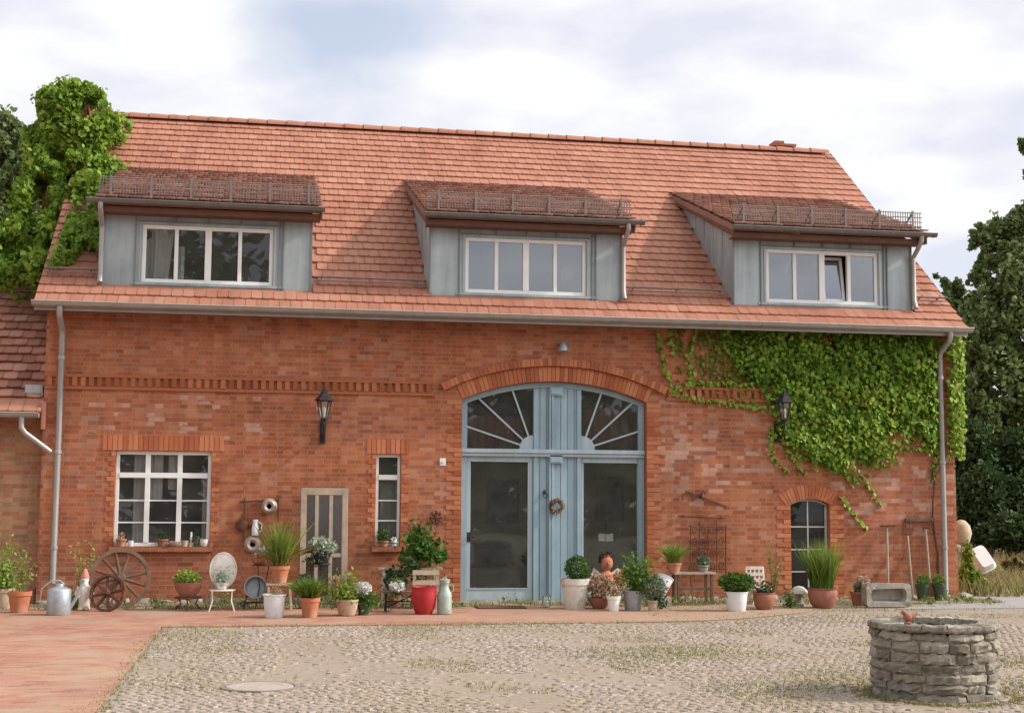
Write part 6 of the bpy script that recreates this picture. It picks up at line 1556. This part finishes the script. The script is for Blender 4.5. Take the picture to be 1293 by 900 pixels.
m = MB(); m.box((c.x - .22, Yt - .08, c.z - .34), (c.x + .24, Yt + .22, c.z - .28)); m.build('support', m_woodd, r)
# window-sill bits
SY = YF + .005; sz = o_left.z0 + .004
def sillpot(label, px_, w_, h_, mat, shape='pot', leaf=None, lr=0, n=160, name='sill_pot', o=o_left):
    c = at(px_, 690, SY); k = SY / FPX; r = root(name, (c.x, SY, o.z0 + .004), label, 'pot', 'small things on the window sills'); b = Vector((c.x, SY - .02, o.z0 + .004))
    vessel('pot', r, b, w_ * k / 2, h_ * k, shape, mat, 16, soil=leaf is not None)
    if leaf: leaves('foliage', inball(n, (b.x, b.y, b.z + h_ * k + lr * k * .7), (lr * k, lr * k * .7, lr * k), .2), .035, leaf, r)
sillpot('squat terracotta pot with dry twigs at the left end of the sill', 153, 13, 9, m_terra, leaf=L_dried, lr=5, n=70); sillpot('small white cup beside the leftmost terracotta pot on the sill', 165, 7, 7, m_enamel, 'bucket')
sillpot('dark terracotta pot in the middle of the left sill', 205, 14, 9, m_terra2, leaf=L_hedge, lr=5, n=80); sillpot('low pale bowl right of the middle pot on the sill', 220, 14, 6, m_beige, 'bowl'); sillpot('small pinkish pot between bowl and candlestick on the sill', 233, 9, 7, plain('pinkish_clay', (.50, .34, .27), .8), 'pot')
sillpot('dark glass jar near the right end of the sill', 248, 7, 13, m_greenpot, 'drum'); sillpot('round white pot at the right end of the sill', 257, 10, 9, m_offw, 'belly')
c = at(241, 690, SY); m = MB(); m.lathe([(.035, 0), (.03, .01), (.01, .02), (.01, .10), (.025, .11), (.02, .12), (.016, .12), (.016, .22), (0, .225)], (c.x, SY - .01, sz), 12); tag(m.build('candlestick', m_offw, None, origin=(c.x, SY, sz), smooth=True), 'pale candlestick with a candle on the left window sill', 'candlestick')
sillpot('green houseplant in a terracotta pot on the narrow sill', 484, 14, 7, m_terra, leaf=L_box, lr=9, n=220, o=o_nar); sillpot('little white pot with a flower on the narrow sill', 497, 8, 6, m_enamel, leaf=L_white, lr=4, n=50, o=o_nar)
# in the hall behind the glass
for (x0, x1, y0, y1, lab) in ((618, 652, 607, 657, 'dark framed picture seen through the left door pane'), (755, 785, 605, 654, 'dark framed picture seen through the right door pane')):
    a, b = at(x0, y0, 26.3), at(x1, y1, 26.3); r = root('framed_picture', ((a.x + b.x) / 2, 26.3, b.z), lab, 'picture', 'framed pictures in the hall')
    m = MB(); m.box((a.x, 26.32, b.z), (b.x, 26.36, a.z)); m.build('canvas', m_dark, r); m = MB()
    m.box((a.x - .05, 26.3, b.z - .05), (a.x, 26.37, a.z + .05)); m.box((b.x, 26.3, b.z - .05), (b.x + .05, 26.37, a.z + .05)); m.box((a.x, 26.3, a.z), (b.x, 26.37, a.z + .05)); m.box((a.x, 26.3, b.z - .05), (b.x, 26.37, b.z)); m.build('frame', m_iron, r)
a, b = at(592, 664, 24.9), at(650, 705, 24.9); r = root('sofa', ((a.x + b.x) / 2, 24.9, 0), 'dark upholstered sofa in the hall behind the left pane', 'sofa'); m_sofa = plain('dark_upholstery', (.035, .032, .035), .9)
m = MB(); m.box((a.x, 24.6, .12), (b.x, 25.4, .44)); m.build('seat', m_sofa, r, bev=.04); m = MB(); m.box((a.x, 25.15, .44), (b.x, 25.4, .90)); m.build('backrest', m_sofa, r, bev=.05)
for X in (a.x - .18, b.x): m = MB(); m.box((X, 24.6, .1), (X + .18, 25.4, .64)); m.build('armrest', m_sofa, r, bev=.04)
m = MB()
for X in (a.x + .02, b.x - .08):
    for Y_ in (24.65, 25.3): m.box((X, Y_, -.005), (X + .06, Y_ + .06, .119))
m.build('foot', m_woodd, r)
c = at(765, 678, YF + .30); r = root('window_card', c, 'pair of small white cards hanging inside the right door pane', 'card'); m = MB()
m.box((c.x - .125, YF + .30, c.z - .06), (c.x - .006, YF + .304, c.z + .06)); m.box((c.x + .006, YF + .30, c.z - .065), (c.x + .125, YF + .304, c.z + .055)); m.build('card', m_white, r); m = MB(); m.tube([(c.x, YF + .31, c.z + .06), (c.x, YF + .31, c.z + .5)], .003, 4); m.bar((c.x - .12, YF + .31, c.z + .06), (c.x + .12, YF + .31, c.z + .06), .006, .006); m.build('string', m_iron, r)
